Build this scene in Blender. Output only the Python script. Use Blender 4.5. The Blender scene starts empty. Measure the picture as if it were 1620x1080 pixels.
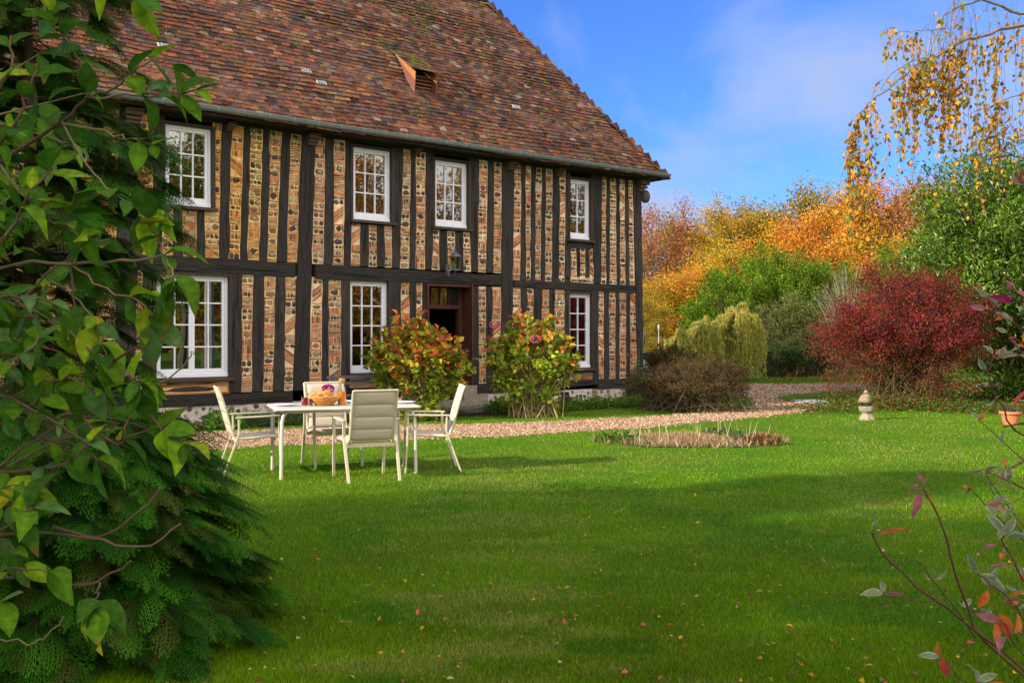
import bpy, math, random
import numpy as np
from mathutils import Vector, Matrix
R = math.radians
# ---------------------------------------------------------------- camera, sky, sun
scn = bpy.context.scene
H = 1.5                      # eye height
FPX = 1575.0                 # focal length in pixels of the 1620 px wide photograph (35 mm lens)
HOR = 532.0
cam = bpy.data.objects.new("camera", bpy.data.cameras.new("camera"))
scn.collection.objects.link(cam)
cam.location = (0, 0, H); cam.rotation_euler = (R(90), 0, 0)
cam.data.lens = 35; cam.data.sensor_width = 36
cam.data.shift_y = -8 / 1620
cam.data.clip_start = 0.05; cam.data.clip_end = 2000
scn.camera = cam
SUN_AZ, SUN_EL = R(63), R(25)       # sun behind the camera, far to the left
sdir = Vector((-math.sin(SUN_AZ) * math.cos(SUN_EL), -math.cos(SUN_AZ) * math.cos(SUN_EL), math.sin(SUN_EL)))
sl = bpy.data.lights.new("sun", 'SUN'); sl.energy = 5.0; sl.angle = R(1.0); sl.color = (1.0, 0.87, 0.68)
sun = bpy.data.objects.new("sun", sl); scn.collection.objects.link(sun)
sun.rotation_euler = (-sdir).to_track_quat('-Z', 'Y').to_euler()
w = bpy.data.worlds.new("World"); scn.world = w; w.use_nodes = True
nt = w.node_tree; nt.nodes.clear()
def N(t, **k):
    n = nt.nodes.new(t)
    for a, b in k.items(): setattr(n, a, b)
    return n
sky = N('ShaderNodeTexSky', sky_type='NISHITA', sun_disc=False, sun_elevation=SUN_EL,
        sun_rotation=math.atan2(sdir.x, sdir.y), air_density=1.0, dust_density=0.3, ozone_density=2.5)
tc = N('ShaderNodeTexCoord'); mp = N('ShaderNodeMapping')
mp.inputs['Rotation'].default_value = (0.1, 0.35, 0.3); mp.inputs['Scale'].default_value = (2.0, 2.0, 4.4)
mp.inputs['Location'].default_value = (0.35, 0.1, 0.5)
no = N('ShaderNodeTexNoise'); no.inputs['Scale'].default_value = 1.5; no.inputs['Detail'].default_value = 7; no.inputs['Roughness'].default_value = 0.52
no.inputs['Distortion'].default_value = 0.5
rp = N('ShaderNodeValToRGB'); rp.color_ramp.elements[0].position = 0.44; rp.color_ramp.elements[0].color = (0, 0, 0, 1)
rp.color_ramp.elements[1].position = 0.66; rp.color_ramp.elements[1].color = (0.85, 0.85, 0.85, 1)
tint = N('ShaderNodeMix', data_type='RGBA', blend_type='MULTIPLY'); tint.inputs[0].default_value = 1.0; tint.inputs[7].default_value = (.31, .54, 1.04, 1)
mx = N('ShaderNodeMix', data_type='RGBA'); mx.inputs[7].default_value = (2.1, 2.6, 3.8, 1)
bg = N('ShaderNodeBackground'); bg.inputs[1].default_value = 0.15
out = N('ShaderNodeOutputWorld'); L = nt.links.new
L(tc.outputs['Generated'], mp.inputs[0]); L(mp.outputs[0], no.inputs['Vector']); L(no.outputs['Fac'], rp.inputs[0])
dt = N('ShaderNodeVectorMath', operation='DOT_PRODUCT'); dt.inputs[1].default_value = (0.45, -0.85, 0.25)  # unseen bright cloud bank, added behind the camera to light the shaded facade
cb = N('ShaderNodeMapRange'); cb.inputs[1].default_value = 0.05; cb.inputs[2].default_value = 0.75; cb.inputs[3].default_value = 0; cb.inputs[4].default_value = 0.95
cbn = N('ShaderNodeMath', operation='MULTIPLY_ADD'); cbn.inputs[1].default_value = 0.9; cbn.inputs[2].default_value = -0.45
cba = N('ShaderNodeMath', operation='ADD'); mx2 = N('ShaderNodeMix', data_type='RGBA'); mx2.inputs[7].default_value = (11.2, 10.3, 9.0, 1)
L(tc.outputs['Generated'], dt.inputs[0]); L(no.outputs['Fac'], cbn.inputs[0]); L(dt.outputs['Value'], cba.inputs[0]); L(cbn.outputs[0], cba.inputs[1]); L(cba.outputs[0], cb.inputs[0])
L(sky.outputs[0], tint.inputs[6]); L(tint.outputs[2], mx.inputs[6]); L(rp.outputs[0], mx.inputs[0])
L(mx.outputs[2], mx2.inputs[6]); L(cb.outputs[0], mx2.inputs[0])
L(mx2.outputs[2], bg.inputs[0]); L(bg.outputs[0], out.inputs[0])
vs = scn.view_settings; vs.view_transform = 'Standard'; vs.look = 'None'; vs.exposure = 0.6; vs.gamma = 1.0
scn.cycles.max_bounces = 6; scn.cycles.diffuse_bounces = 3; scn.cycles.transparent_max_bounces = 12
scn.cycles.use_denoising = True

# ---------------------------------------------------------------- helpers
rg = np.random.default_rng(11)
def gp(px, py, z=0.0):
    """ground (or height z) point seen at a pixel of the photograph"""
    Y = (H - z) * FPX / (py - HOR)
    return np.array([(px - 810) / FPX * Y, Y, z])
def pt(px, py, Y):
    """point at depth Y"""
    return np.array([(px - 810) / FPX * Y, Y, H + (HOR - py) / FPX * Y])
def nrm(a):
    a = np.asarray(a, float); return a / (np.linalg.norm(a, axis=-1, keepdims=True) + 1e-9)

class MB:
    def __init__(s): s.V = []; s.F = []; s.C = []; s.n = 0
    def add(s, v, f, col=(.5, .5, .5)):
        v = np.asarray(v, float).reshape(-1, 3); f = np.asarray(f, np.int64)
        c = np.asarray(col, float)
        if c.ndim == 1: c = np.broadcast_to(c[:3], (len(v), 3))
        s.V.append(v); s.F.append(f + s.n); s.C.append(c); s.n += len(v)
    def box(s, x0, x1, y0, y1, z0, z1, col=(.5, .5, .5)):
        s.hexa([(x0, y0, z0), (x1, y0, z0), (x1, y1, z0), (x0, y1, z0), (x0, y0, z1), (x1, y0, z1), (x1, y1, z1), (x0, y1, z1)], col)
    def hexa(s, p, col=(.5, .5, .5)):
        s.add(p, [[0, 3, 2, 1], [4, 5, 6, 7], [0, 1, 5, 4], [1, 2, 6, 5], [2, 3, 7, 6], [3, 0, 4, 7]], col)
    def obox(s, c, ax, hs, col=(.5, .5, .5)):
        c = np.asarray(c, float); ax = np.asarray(ax, float)
        p = [c + ax[0] * hs[0] * a + ax[1] * hs[1] * b + ax[2] * hs[2] * d for d in (-1, 1) for a, b in ((-1, -1), (1, -1), (1, 1), (-1, 1))]
        s.hexa(p, col)
    def bar(s, p0, p1, w, h, col=(.5, .5, .5), up=(0, 0, 1)):
        p0 = np.asarray(p0, float); p1 = np.asarray(p1, float); d = nrm(p1 - p0)
        sd = nrm(np.cross(d, up)); u = np.cross(sd, d)
        s.obox((p0 + p1) / 2, [d, sd, u], (np.linalg.norm(p1 - p0) / 2, w / 2, h / 2), col)
    def tube(s, pts, rad, seg=6, col=(.5, .5, .5), cap=True):
        pts = np.asarray(pts, float); n = len(pts); rad = np.broadcast_to(np.asarray(rad, float), (n,))
        t = np.gradient(pts, axis=0); t = nrm(t)
        ref = np.array([0, 0, 1.0]) if abs(t[0][2]) < .9 else np.array([1.0, 0, 0])
        u = nrm(np.cross(t[0], ref)); vs_ = []
        for i in range(n):
            u = nrm(u - t[i] * np.dot(u, t[i])); v = np.cross(t[i], u)
            a = np.arange(seg) * 2 * math.pi / seg
            vs_.append(pts[i] + rad[i] * (np.cos(a)[:, None] * u + np.sin(a)[:, None] * v))
        vv = np.concatenate(vs_); f = []
        k = np.arange(seg); k2 = (k + 1) % seg
        for i in range(n - 1): f.append(np.stack([i * seg + k, i * seg + k2, (i + 1) * seg + k2, (i + 1) * seg + k], 1))
        s.add(vv, np.concatenate(f), col)
        if cap and seg >= 3:
            for base, rev in ((0, 1), ((n - 1) * seg, 0)):
                s.add(np.vstack([vv[base:base + seg], pts[0 if rev else -1]]), [[(j + 1) % seg, j, seg] if rev else [j, (j + 1) % seg, seg] for j in range(seg)], col)
    def lathe(s, prof, seg=20, col=(.5, .5, .5), c=(0, 0, 0), jit=0, rr=None):
        prof = np.asarray(prof, float); n = len(prof); a = np.arange(seg) * 2 * math.pi / seg
        v = np.stack([prof[:, 0][:, None] * np.cos(a), prof[:, 0][:, None] * np.sin(a), np.broadcast_to(prof[:, 1][:, None], (n, seg))], -1)
        if jit: v = v + (rr or rg).normal(0, jit, v.shape)
        k = np.arange(seg); k2 = (k + 1) % seg
        f = np.concatenate([np.stack([i * seg + k, i * seg + k2, (i + 1) * seg + k2, (i + 1) * seg + k], 1) for i in range(n - 1)])
        s.add(v.reshape(-1, 3) + np.asarray(c, float), f, col)
    def leaves(s, P, D, U, ln, wd, col, fold=.25, droop=.15, rnd=False):
        """many leaves: base P, direction D, normal U, length, width -> 2 folded halves each"""
        P = np.asarray(P, float); n = len(P)
        if n == 0: return
        D = nrm(D); S = nrm(np.cross(D, U)); Nn = np.cross(S, D)
        ln = np.broadcast_to(ln, (n,))[:, None]; wd = np.broadcast_to(wd, (n,))[:, None]
        a = P; m = P + D * ln * .42; b = P + D * ln - Nn * ln * droop
        l = m + S * wd / 2 + Nn * wd * fold; r = m - S * wd / 2 + Nn * wd * fold
        if rnd:
            q = P + D * ln * .12; m2 = P + D * ln * .74 - Nn * ln * droop * .4; k = np.clip(np.asarray(col, float).reshape(n, 3), 0, 1)
            v = np.stack([a, q + S * wd * .26 + Nn * wd * fold * .4, l, m2 + S * wd * .36 + Nn * wd * fold * .6, b, m2 - S * wd * .36 + Nn * wd * fold * .6, r, q - S * wd * .26 + Nn * wd * fold * .4, m], 1).reshape(-1, 3)
            i = np.arange(n)[:, None] * 9; f = np.concatenate([i + [[8, (j + 1) % 8, j]] for j in range(8)])
            cc = np.repeat(k, 9, axis=0); cc[8::9] *= 1.15; s.add(v, f, cc); return
        v = np.stack([a, l, b, r], 1).reshape(-1, 3)
        i = np.arange(n)[:, None] * 4
        f = np.concatenate([i + [[0, 1, 2]], i + [[0, 2, 3]]])
        s.add(v, f, np.repeat(np.clip(np.asarray(col, float).reshape(n, 3), 0, 1), 4, axis=0))
    def build(s, name, mat, parent=None, smooth=False):
        me = bpy.data.meshes.new(name)
        V = np.concatenate(s.V) if s.V else np.zeros((0, 3)); C = np.concatenate(s.C) if s.C else V
        me.vertices.add(len(V)); me.vertices.foreach_set('co', V.astype(np.float32).ravel())
        tot = np.concatenate([np.full(len(f), f.shape[1]) for f in s.F]); loops = np.concatenate([f.ravel() for f in s.F])
        me.loops.add(len(loops)); me.loops.foreach_set('vertex_index', loops.astype(np.int32))
        me.polygons.add(len(tot)); st = np.concatenate([[0], np.cumsum(tot)[:-1]])
        me.polygons.foreach_set('loop_start', st.astype(np.int32)); me.polygons.foreach_set('loop_total', tot.astype(np.int32))
        me.polygons.foreach_set('use_smooth', np.full(len(tot), smooth))
        me.update(calc_edges=True)
        ca = me.color_attributes.new('Col', 'FLOAT_COLOR', 'POINT')
        ca.data.foreach_set('color', np.concatenate([C, np.ones((len(C), 1))], 1).astype(np.float32).ravel())
        me.materials.append(mat)
        o = bpy.data.objects.new(name, me); scn.collection.objects.link(o)
        if parent: o.parent = parent
        return o
def tag(o, label=None, cat=None, group=None, kind=None):
    if label: o['label'] = label
    if cat: o['category'] = cat
    if group: o['group'] = group
    if kind: o['kind'] = kind
    return o
def empty(name, loc=(0, 0, 0), rz=0, label=None, cat=None, group=None):
    o = bpy.data.objects.new(name, None); scn.collection.objects.link(o)
    o.location = loc; o.rotation_euler = (0, 0, rz); o.empty_display_size = .2
    return tag(o, label, cat, group)
def copy_tree(o, parent=None):
    c = o.copy(); scn.collection.objects.link(c)
    if parent: c.parent = parent
    for ch in list(bpy.data.objects):
        if ch.parent == o: copy_tree(ch, c)
    return c
def mat(name, rough=.8, col=None, var=.0, vscale=20, bump=0, bscale=60, stretch=(1, 1, 1), trans=0, spec=.3, metal=0, dark=None, coat=0):
    m = bpy.data.materials.new(name); m.use_nodes = True; t = m.node_tree; n = t.nodes; n.clear(); l = t.links.new
    o = n.new('ShaderNodeOutputMaterial'); b = n.new('ShaderNodeBsdfPrincipled')
    b.inputs['Roughness'].default_value = rough; b.inputs['Metallic'].default_value = metal
    b.inputs['Specular IOR Level'].default_value = spec; b.inputs['Coat Weight'].default_value = coat
    tcn = n.new('ShaderNodeTexCoord'); mpn = n.new('ShaderNodeMapping'); mpn.inputs['Scale'].default_value = stretch
    l(tcn.outputs['Object'], mpn.inputs[0])
    if col is None:
        a = n.new('ShaderNodeVertexColor'); a.layer_name = 'Col'; src = a.outputs[0]
    else:
        a = n.new('ShaderNodeRGB'); a.outputs[0].default_value = (*col, 1); src = a.outputs[0]
    if var or dark:
        nz = n.new('ShaderNodeTexNoise'); nz.inputs['Scale'].default_value = vscale; nz.inputs['Detail'].default_value = 6; nz.inputs['Roughness'].default_value = .65
        l(mpn.outputs[0], nz.inputs['Vector'])
        r = n.new('ShaderNodeMapRange'); r.inputs[1].default_value = .3; r.inputs[2].default_value = .7
        l(nz.outputs['Fac'], r.inputs[0])
        mi = n.new('ShaderNodeMix'); mi.data_type = 'RGBA'
        if dark is not None:
            l(src, mi.inputs[6]); mi.inputs[7].default_value = (*dark, 1)
            r.inputs[3].default_value = 0; r.inputs[4].default_value = var or 1; l(r.outputs[0], mi.inputs[0])
        else:
            mi.blend_type = 'MULTIPLY'; mi.inputs[0].default_value = 1; l(src, mi.inputs[6])
            r.inputs[3].default_value = 1 - var; r.inputs[4].default_value = 1 + var; l(r.outputs[0], mi.inputs[7])
        src = mi.outputs[2]
    l(src, b.inputs['Base Color'])
    if bump:
        nb = n.new('ShaderNodeTexNoise'); nb.inputs['Scale'].default_value = bscale; nb.inputs['Detail'].default_value = 6; nb.inputs['Roughness'].default_value = .7
        l(mpn.outputs[0], nb.inputs['Vector'])
        bp = n.new('ShaderNodeBump'); bp.inputs['Strength'].default_value = min(1, bump); bp.inputs['Distance'].default_value = .02 * max(1, bump)
        l(nb.outputs['Fac'], bp.inputs['Height']); l(bp.outputs[0], b.inputs['Normal'])
    if trans:
        tr = n.new('ShaderNodeBsdfTranslucent'); l(src, tr.inputs[0]); ms = n.new('ShaderNodeMixShader'); ms.inputs[0].default_value = trans
        l(b.outputs[0], ms.inputs[1]); l(tr.outputs[0], ms.inputs[2]); l(ms.outputs[0], o.inputs[0])
    else: l(b.outputs[0], o.inputs[0])
    return m
def jitc(rr, cols, n, v=.15, p=None):
    cols = np.asarray(cols, float); i = rr.choice(len(cols), n, p=p)
    return np.clip(cols[i] * (1 + rr.normal(0, v, (n, 1))) * (1 + rr.normal(0, v * .35, (n, 3))), .002, 1)

M = {}
M['leaf'] = mat('leaf', .75, trans=.35, spec=.1)
M['leaf_gloss'] = mat('leaf_gloss', .38, trans=.25, spec=.5)
M['needle'] = mat('needle', .75, trans=.25, spec=.08)
M['big_leaf'] = mat('big_leaf', .62, trans=.42, spec=.12, var=.38, vscale=45, bump=.35, bscale=110)
M['bark'] = mat('bark', .9, var=.35, vscale=12, bump=.8, bscale=30, stretch=(1, 1, .3))
M['twig'] = mat('twig', .7, var=.2, vscale=30)
M['grass'] = mat('grass', .8, trans=.35, spec=.06)
M['petal'] = mat('petal', .6, trans=.3)
# ---------------------------------------------------------------- lawn, gravel, road
def inpoly(P, poly):
    x, y = P[:, 0], P[:, 1]; inside = np.zeros(len(P), bool); n = len(poly); j = n - 1
    for i in range(n):
        xi, yi = poly[i][:2]; xj, yj = poly[j][:2]
        c = ((yi > y) != (yj > y)) & (x < (xj - xi) * (y - yi) / (yj - yi + 1e-12) + xi)
        inside ^= c; j = i
    return inside
path_px = [(-700, 735), (-300, 727), (0, 720), (230, 714), (330, 711), (430, 704), (560, 700), (720, 692), (800, 690), (900, 683), (1000, 678), (1080, 670), (1180, 661), (1240, 655),
           (1290, 649), (1318, 643), (1300, 638), (1245, 636), (1225, 630), (1240, 624), (1310, 620), (1400, 614), (1620, 611), (1900, 611),
           (1900, 605), (1620, 605.5), (1400, 606.5), (1300, 607), (1185, 608), (1120, 609), (1020, 611), (1020, 622), (1180, 624), (1198, 632), (1196, 643), (1150, 651),
           (1050, 658), (960, 663), (850, 668), (735, 671), (560, 674), (450, 679), (330, 685), (230, 690), (0, 697), (-300, 702), (-700, 707)]
path_xy = []
_pr = np.random.default_rng(2)
for i, (a, b) in enumerate(path_px):
    c, d = path_px[(i + 1) % len(path_px)]
    for t in np.linspace(0, 1, 6)[:-1]:
        p = gp(a + (c - a) * t + _pr.normal(0, 3), b + (d - b) * t + float(np.clip(_pr.normal(0, .45), -.8, .8)) * min(1, (b - 600) / 60)); path_xy.append(p[:2])
path_xy = np.array(path_xy)
def flat_poly(name, xy, z, m):
    from mathutils.geometry import tessellate_polygon
    V = [Vector((x, y, z)) for x, y in xy]; T = tessellate_polygon([V]); me = bpy.data.meshes.new(name)
    T = [t if (V[t[1]] - V[t[0]]).cross(V[t[2]] - V[t[0]]).z > 0 else t[::-1] for t in T]
    me.from_pydata([tuple(v) for v in V], [], [tuple(t) for t in T]); me.update()
    me.materials.append(m); o = bpy.data.objects.new(name, me); scn.collection.objects.link(o); return o
def ground_mat(name, c1, c2, c3, s1=.6, s2=25, bump=.6):
    m = bpy.data.materials.new(name); m.use_nodes = True; t = m.node_tree; n = t.nodes; l = t.links.new; b = n['Principled BSDF']
    b.inputs['Roughness'].default_value = .95; b.inputs['Specular IOR Level'].default_value = .1
    tcn = n.new('ShaderNodeTexCoord')
    a = n.new('ShaderNodeTexNoise'); a.inputs['Scale'].default_value = s1; a.inputs['Detail'].default_value = 8; a.inputs['Roughness'].default_value = .6
    c = n.new('ShaderNodeTexNoise'); c.inputs['Scale'].default_value = s2; c.inputs['Detail'].default_value = 8; c.inputs['Roughness'].default_value = .75
    l(tcn.outputs['Object'], a.inputs['Vector']); l(tcn.outputs['Object'], c.inputs['Vector'])
    r1 = n.new('ShaderNodeMapRange'); r1.inputs[1].default_value = .42; r1.inputs[2].default_value = .68; l(a.outputs['Fac'], r1.inputs[0])
    r2 = n.new('ShaderNodeMapRange'); r2.inputs[1].default_value = .35; r2.inputs[2].default_value = .7; l(c.outputs['Fac'], r2.inputs[0])
    m1 = n.new('ShaderNodeMix'); m1.data_type = 'RGBA'; m1.inputs[6].default_value = (*c1, 1); m1.inputs[7].default_value = (*c2, 1); l(r1.outputs[0], m1.inputs[0])
    m2 = n.new('ShaderNodeMix'); m2.data_type = 'RGBA'; m2.inputs[7].default_value = (*c3, 1); l(m1.outputs[2], m2.inputs[6]); l(r2.outputs[0], m2.inputs[0])
    l(m2.outputs[2], b.inputs['Base Color'])
    bp = n.new('ShaderNodeBump'); bp.inputs['Strength'].default_value = bump; bp.inputs['Distance'].default_value = .03
    l(c.outputs['Fac'], bp.inputs['Height']); l(bp.outputs[0], b.inputs['Normal']); return m
M['soil'] = ground_mat('soil', (.05, .12, .006), (.10, .14, .015), (.08, .19, .006))
M['gravel'] = ground_mat('gravel', (.22, .13, .085), (.28, .19, .12), (.15, .08, .05), 1.2, 60, 1)
M['bed'] = ground_mat('bed', (.05, .035, .022), (.075, .06, .03), (.03, .03, .015), 3, 40, 1)
g = MB(); g.add([(-400, -120, 0), (400, -120, 0), (400, 700, 0), (-400, 700, 0)], [[0, 1, 2, 3]]); tag(g.build('lawn', M['soil']), kind='structure')
tag(flat_poly('gravel_path', path_xy, .004, M['gravel']), kind='structure')
# house frame in the world
P0 = gp(588, HOR + 125)
HD = np.array([math.sin(R(51.36)), math.cos(R(51.36))])          # along the facade, to the right and away
HN = np.array([HD[1], -HD[0]])                                   # outward, towards the camera
def U(px):
    t = (px - 810) / FPX
    return (t * P0[1] - P0[0]) / (HD[0] - t * HD[1])
def hw(u, v, z=0.0):
    """house coordinates (u along, v inward) to world"""
    return np.array([P0[0] + u * HD[0] - v * HN[0], P0[1] + u * HD[1] - v * HN[1], z])
bed_xy = [hw(u, v)[:2] for u, v in [(-11, -.05), (-11, -1.0), (-6, -1.0), (-3, -.95), (0, -1.3), (3, -1.5), (6, -1.6), (U(1013) + 1.4, -1.6), (U(1013) + 1.5, -.05)]]
tag(flat_poly('flower_bed', bed_xy, .008, M['bed']), kind='structure')
ring_c = gp(1095, 699)[:2]
ring = [ring_c + np.array([1.12 * math.cos(a), .74 * math.sin(a)]) * (1 + .08 * math.sin(5 * a)) for a in np.linspace(0, 2 * math.pi, 40)[:-1]]
tag(flat_poly('dry_bed', ring, .010, ground_mat('dry_earth', (.13, .10, .05), (.20, .15, .08), (.08, .10, .02), 3, 40, 1)), kind='structure')
# grass blades: as many per picture area everywhere
def valnoise(P, s, seed):
    r = np.random.default_rng(seed); g_ = r.random((64, 64)); x = P[:, 0] / s; y = P[:, 1] / s
    i = np.floor(x).astype(int); j = np.floor(y).astype(int); fx = x - i; fy = y - j
    fx = fx * fx * (3 - 2 * fx); fy = fy * fy * (3 - 2 * fy); i %= 64; j %= 64; i2 = (i + 1) % 64; j2 = (j + 1) % 64
    return (g_[i, j] * (1 - fx) + g_[i2, j] * fx) * (1 - fy) + (g_[i, j2] * (1 - fx) + g_[i2, j2] * fx) * fy
def grass():
    rr = np.random.default_rng(5)
    n = 980000
    py = HOR + 26 + (1180 - HOR - 26) * rr.random(n) ** .82
    px = rr.uniform(-420, 2280, n)
    Y = H * FPX / (py - HOR); X = (px - 810) / FPX * Y
    P = np.stack([X, Y], 1)
    pn = P + rr.normal(0, .09, P.shape)
    ok = ~inpoly(pn, path_xy) & ~inpoly(pn, np.array(bed_xy)) & (~inpoly(P + rr.normal(0, .16, P.shape), np.array(ring)) | (rr.random(n) < .12))
    u = (P - P0[:2]) @ HD; v = -((P - P0[:2]) @ HN)
    ok &= ~((v > -.2) & (v < 9) & (u < U(1013) + .1))
    P = P[ok]; Y = Y[ok]; n = len(P)
    hgt = rr.uniform(.010, .028, n) * (1 + .35 * valnoise(P, .5, 3)); hgt = hgt * np.clip(.85 + Y * .012, 1, 1.6)
    wd = np.maximum(.0035, Y * .00062) * rr.uniform(.7, 1.3, n)
    a = rr.uniform(0, 2 * math.pi, n); lean = rr.uniform(.1, .9, n) * hgt
    b = rr.uniform(0, 2 * math.pi, n)
    base = np.stack([P[:, 0], P[:, 1], np.zeros(n)], 1); sd = np.stack([np.cos(a), np.sin(a), np.zeros(n)], 1) * wd[:, None] / 2
    tip = base + np.stack([np.cos(b) * lean, np.sin(b) * lean, hgt], 1)
    v = np.stack([base - sd, base + sd, tip], 1).reshape(-1, 3)
    f = np.arange(n)[:, None] * 3 + [[0, 1, 2]]
    k = .55 * valnoise(P, 1.7, 9) + .45 * valnoise(P * [1, 1.8], .45, 10)
    far = np.clip((Y - 6) / 10, 0, 1)
    c1 = jitc(rr, [(.145, .27, .005), (.20, .34, .007), (.09, .19, .004)], n, .16)
    c2 = jitc(rr, [(.40, .34, .12), (.30, .32, .06), (.20, .30, .02)], n, .2)
    c1 = c1 * (.50 + .50 * valnoise(P, .75, 21) + .22 * valnoise(P, .22, 22) + .36 * valnoise(P, 2.6, 25))[:, None]; moss_ = valnoise(P, .6, 23) > .72; c1[moss_] *= [.62, .85, 1.5]
    isdry = rr.random(n) < np.clip((k - .515) * 3.0, .06, .65)
    C = np.where(isdry[:, None], c2, c1)
    g = MB(); g.add(v, f, np.repeat(C, 3, axis=0)); return g.build('grass', M['grass'])
tag(grass(), 'short green lawn grass with pale dry patches', 'grass', kind='stuff')
def pebbles():
    rr = np.random.default_rng(6); n = 60000
    P = []
    while len(P) < n:
        py = rr.uniform(604, 716, 40000); px = rr.uniform(-50, 1650, 40000); Y = H * FPX / (py - HOR)
        Q = np.stack([(px - 810) / FPX * Y, Y], 1) + rr.normal(0, .05, (40000, 2)); Q = Q[inpoly(Q + rr.normal(0, .09, Q.shape), path_xy)]
        P = Q if len(P) == 0 else np.vstack([P, Q])
    P = P[:n]; s = rr.uniform(.006, .03, (n, 1)) * np.clip(P[:, 1:2] / 17, .8, 1.6)
    oc = np.array([(1, 0, 0), (0, 1, 0), (-1, 0, 0), (0, -1, 0), (0, 0, .7)])
    a = rr.uniform(0, 6.28, n); ca, sa = np.cos(a)[:, None], np.sin(a)[:, None]
    st = rr.uniform(.6, 1.2, (n, 5))
    v = np.stack([(oc[None, :, 0] * ca - oc[None, :, 1] * sa) * s * st, (oc[None, :, 0] * sa + oc[None, :, 1] * ca) * s * st, np.broadcast_to(oc[None, :, 2] * s, (n, 5))], -1)
    v[..., 0] += P[:, :1]; v[..., 1] += P[:, 1:]; v[..., 2] += .003
    f = (np.arange(n)[:, None, None] * 5 + np.array([[0, 1, 4], [1, 2, 4], [2, 3, 4], [3, 0, 4]])).reshape(-1, 3)
    C = jitc(rr, [(.32, .19, .12), (.40, .29, .20), (.23, .13, .08), (.46, .39, .30), (.14, .09, .06), (.36, .20, .11)], n, .2)
    g = MB(); g.add(v.reshape(-1, 3), f, np.repeat(C, 5, axis=0))
    M['pebble'] = mat('pebble', .9, spec=.08)
    return g.build('gravel', M['pebble'])
tag(pebbles(), 'pinkish brown gravel stones covering the path along the house', 'gravel', kind='stuff')
# ---------------------------------------------------------------- the half-timbered house
M['wood'] = mat('old_oak_upright', .85, dark=(.016, .014, .014), var=1, vscale=9, bump=3, bscale=9, stretch=(7, 7, .45))
M['woodh'] = mat('old_oak_beam', .85, dark=(.016, .014, .014), var=1, vscale=9, bump=3, bscale=9, stretch=(.45, 7, 7))
M['infill'] = mat('infill', .92, spec=.1, var=.28, vscale=24, bump=.8, bscale=70)
M['tile'] = mat('roof_tile', .92, spec=.08, var=.3, vscale=18, bump=.5, bscale=60, dark=None)
M['zinc'] = mat('zinc', .45, col=(.22, .27, .32), var=.12, vscale=5, metal=.35, spec=.5)
M['white'] = mat('white_paint', .45, col=(.76, .79, .90), var=.05, vscale=15, spec=.4)
M['redwood'] = mat('red_brown_paint', .55, col=(.075, .022, .018), var=.35, vscale=14, stretch=(3, 3, .6), bump=.3)
M['vcol'] = mat('painted', .7, var=.15, vscale=20, bump=.3)
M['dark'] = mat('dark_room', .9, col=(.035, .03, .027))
M['plaster'] = mat('plaster', .9, col=(.42, .35, .25), var=.15, vscale=3)
M['stone'] = mat('grey_stone', .9, var=.3, vscale=14, bump=.8, bscale=40)
def glass_mat():
    m = bpy.data.materials.new('window_glass'); m.use_nodes = True; n = m.node_tree.nodes; n.clear(); l = m.node_tree.links.new
    o = n.new('ShaderNodeOutputMaterial'); mx = n.new('ShaderNodeMixShader'); t = n.new('ShaderNodeBsdfTransparent'); g = n.new('ShaderNodeBsdfGlossy')
    t.inputs[0].default_value = (.5, .55, .52, 1); g.inputs['Roughness'].default_value = .015; g.inputs[0].default_value = (.95, .97, 1, 1)
    lw = n.new('ShaderNodeFresnel'); lw.inputs[0].default_value = 2.3
    nz = n.new('ShaderNodeTexNoise'); nz.inputs['Scale'].default_value = 1.6; bp = n.new('ShaderNodeBump'); bp.inputs['Strength'].default_value = .012; bp.inputs['Distance'].default_value = .03
    tcn = n.new('ShaderNodeTexCoord'); l(tcn.outputs['Object'], nz.inputs['Vector']); l(nz.outputs['Fac'], bp.inputs['Height']); l(bp.outputs[0], g.inputs['Normal'])
    ad = n.new('ShaderNodeMath'); ad.operation = 'ADD'; ad.inputs[1].default_value = .06; ad.use_clamp = True
    l(lw.outputs[0], ad.inputs[0]); l(ad.outputs[0], mx.inputs[0]); l(t.outputs[0], mx.inputs[1]); l(g.outputs[0], mx.inputs[2]); l(mx.outputs[0], o.inputs[0]); return m
M['glass'] = glass_mat()
house = empty('half_timbered_house', (P0[0], P0[1], 0), math.atan2(HD[1], HD[0]),
              'long half-timbered farmhouse with brick and flint infill, white windows and a mossy tiled roof', 'house')
hr = np.random.default_rng(21)
ZT, ZB = 5.14, 2.82          # top of the infill, top of the middle beam
DEPTH = 6.3
UC = U(1013)
WC = (.088, .076, .074)
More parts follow.
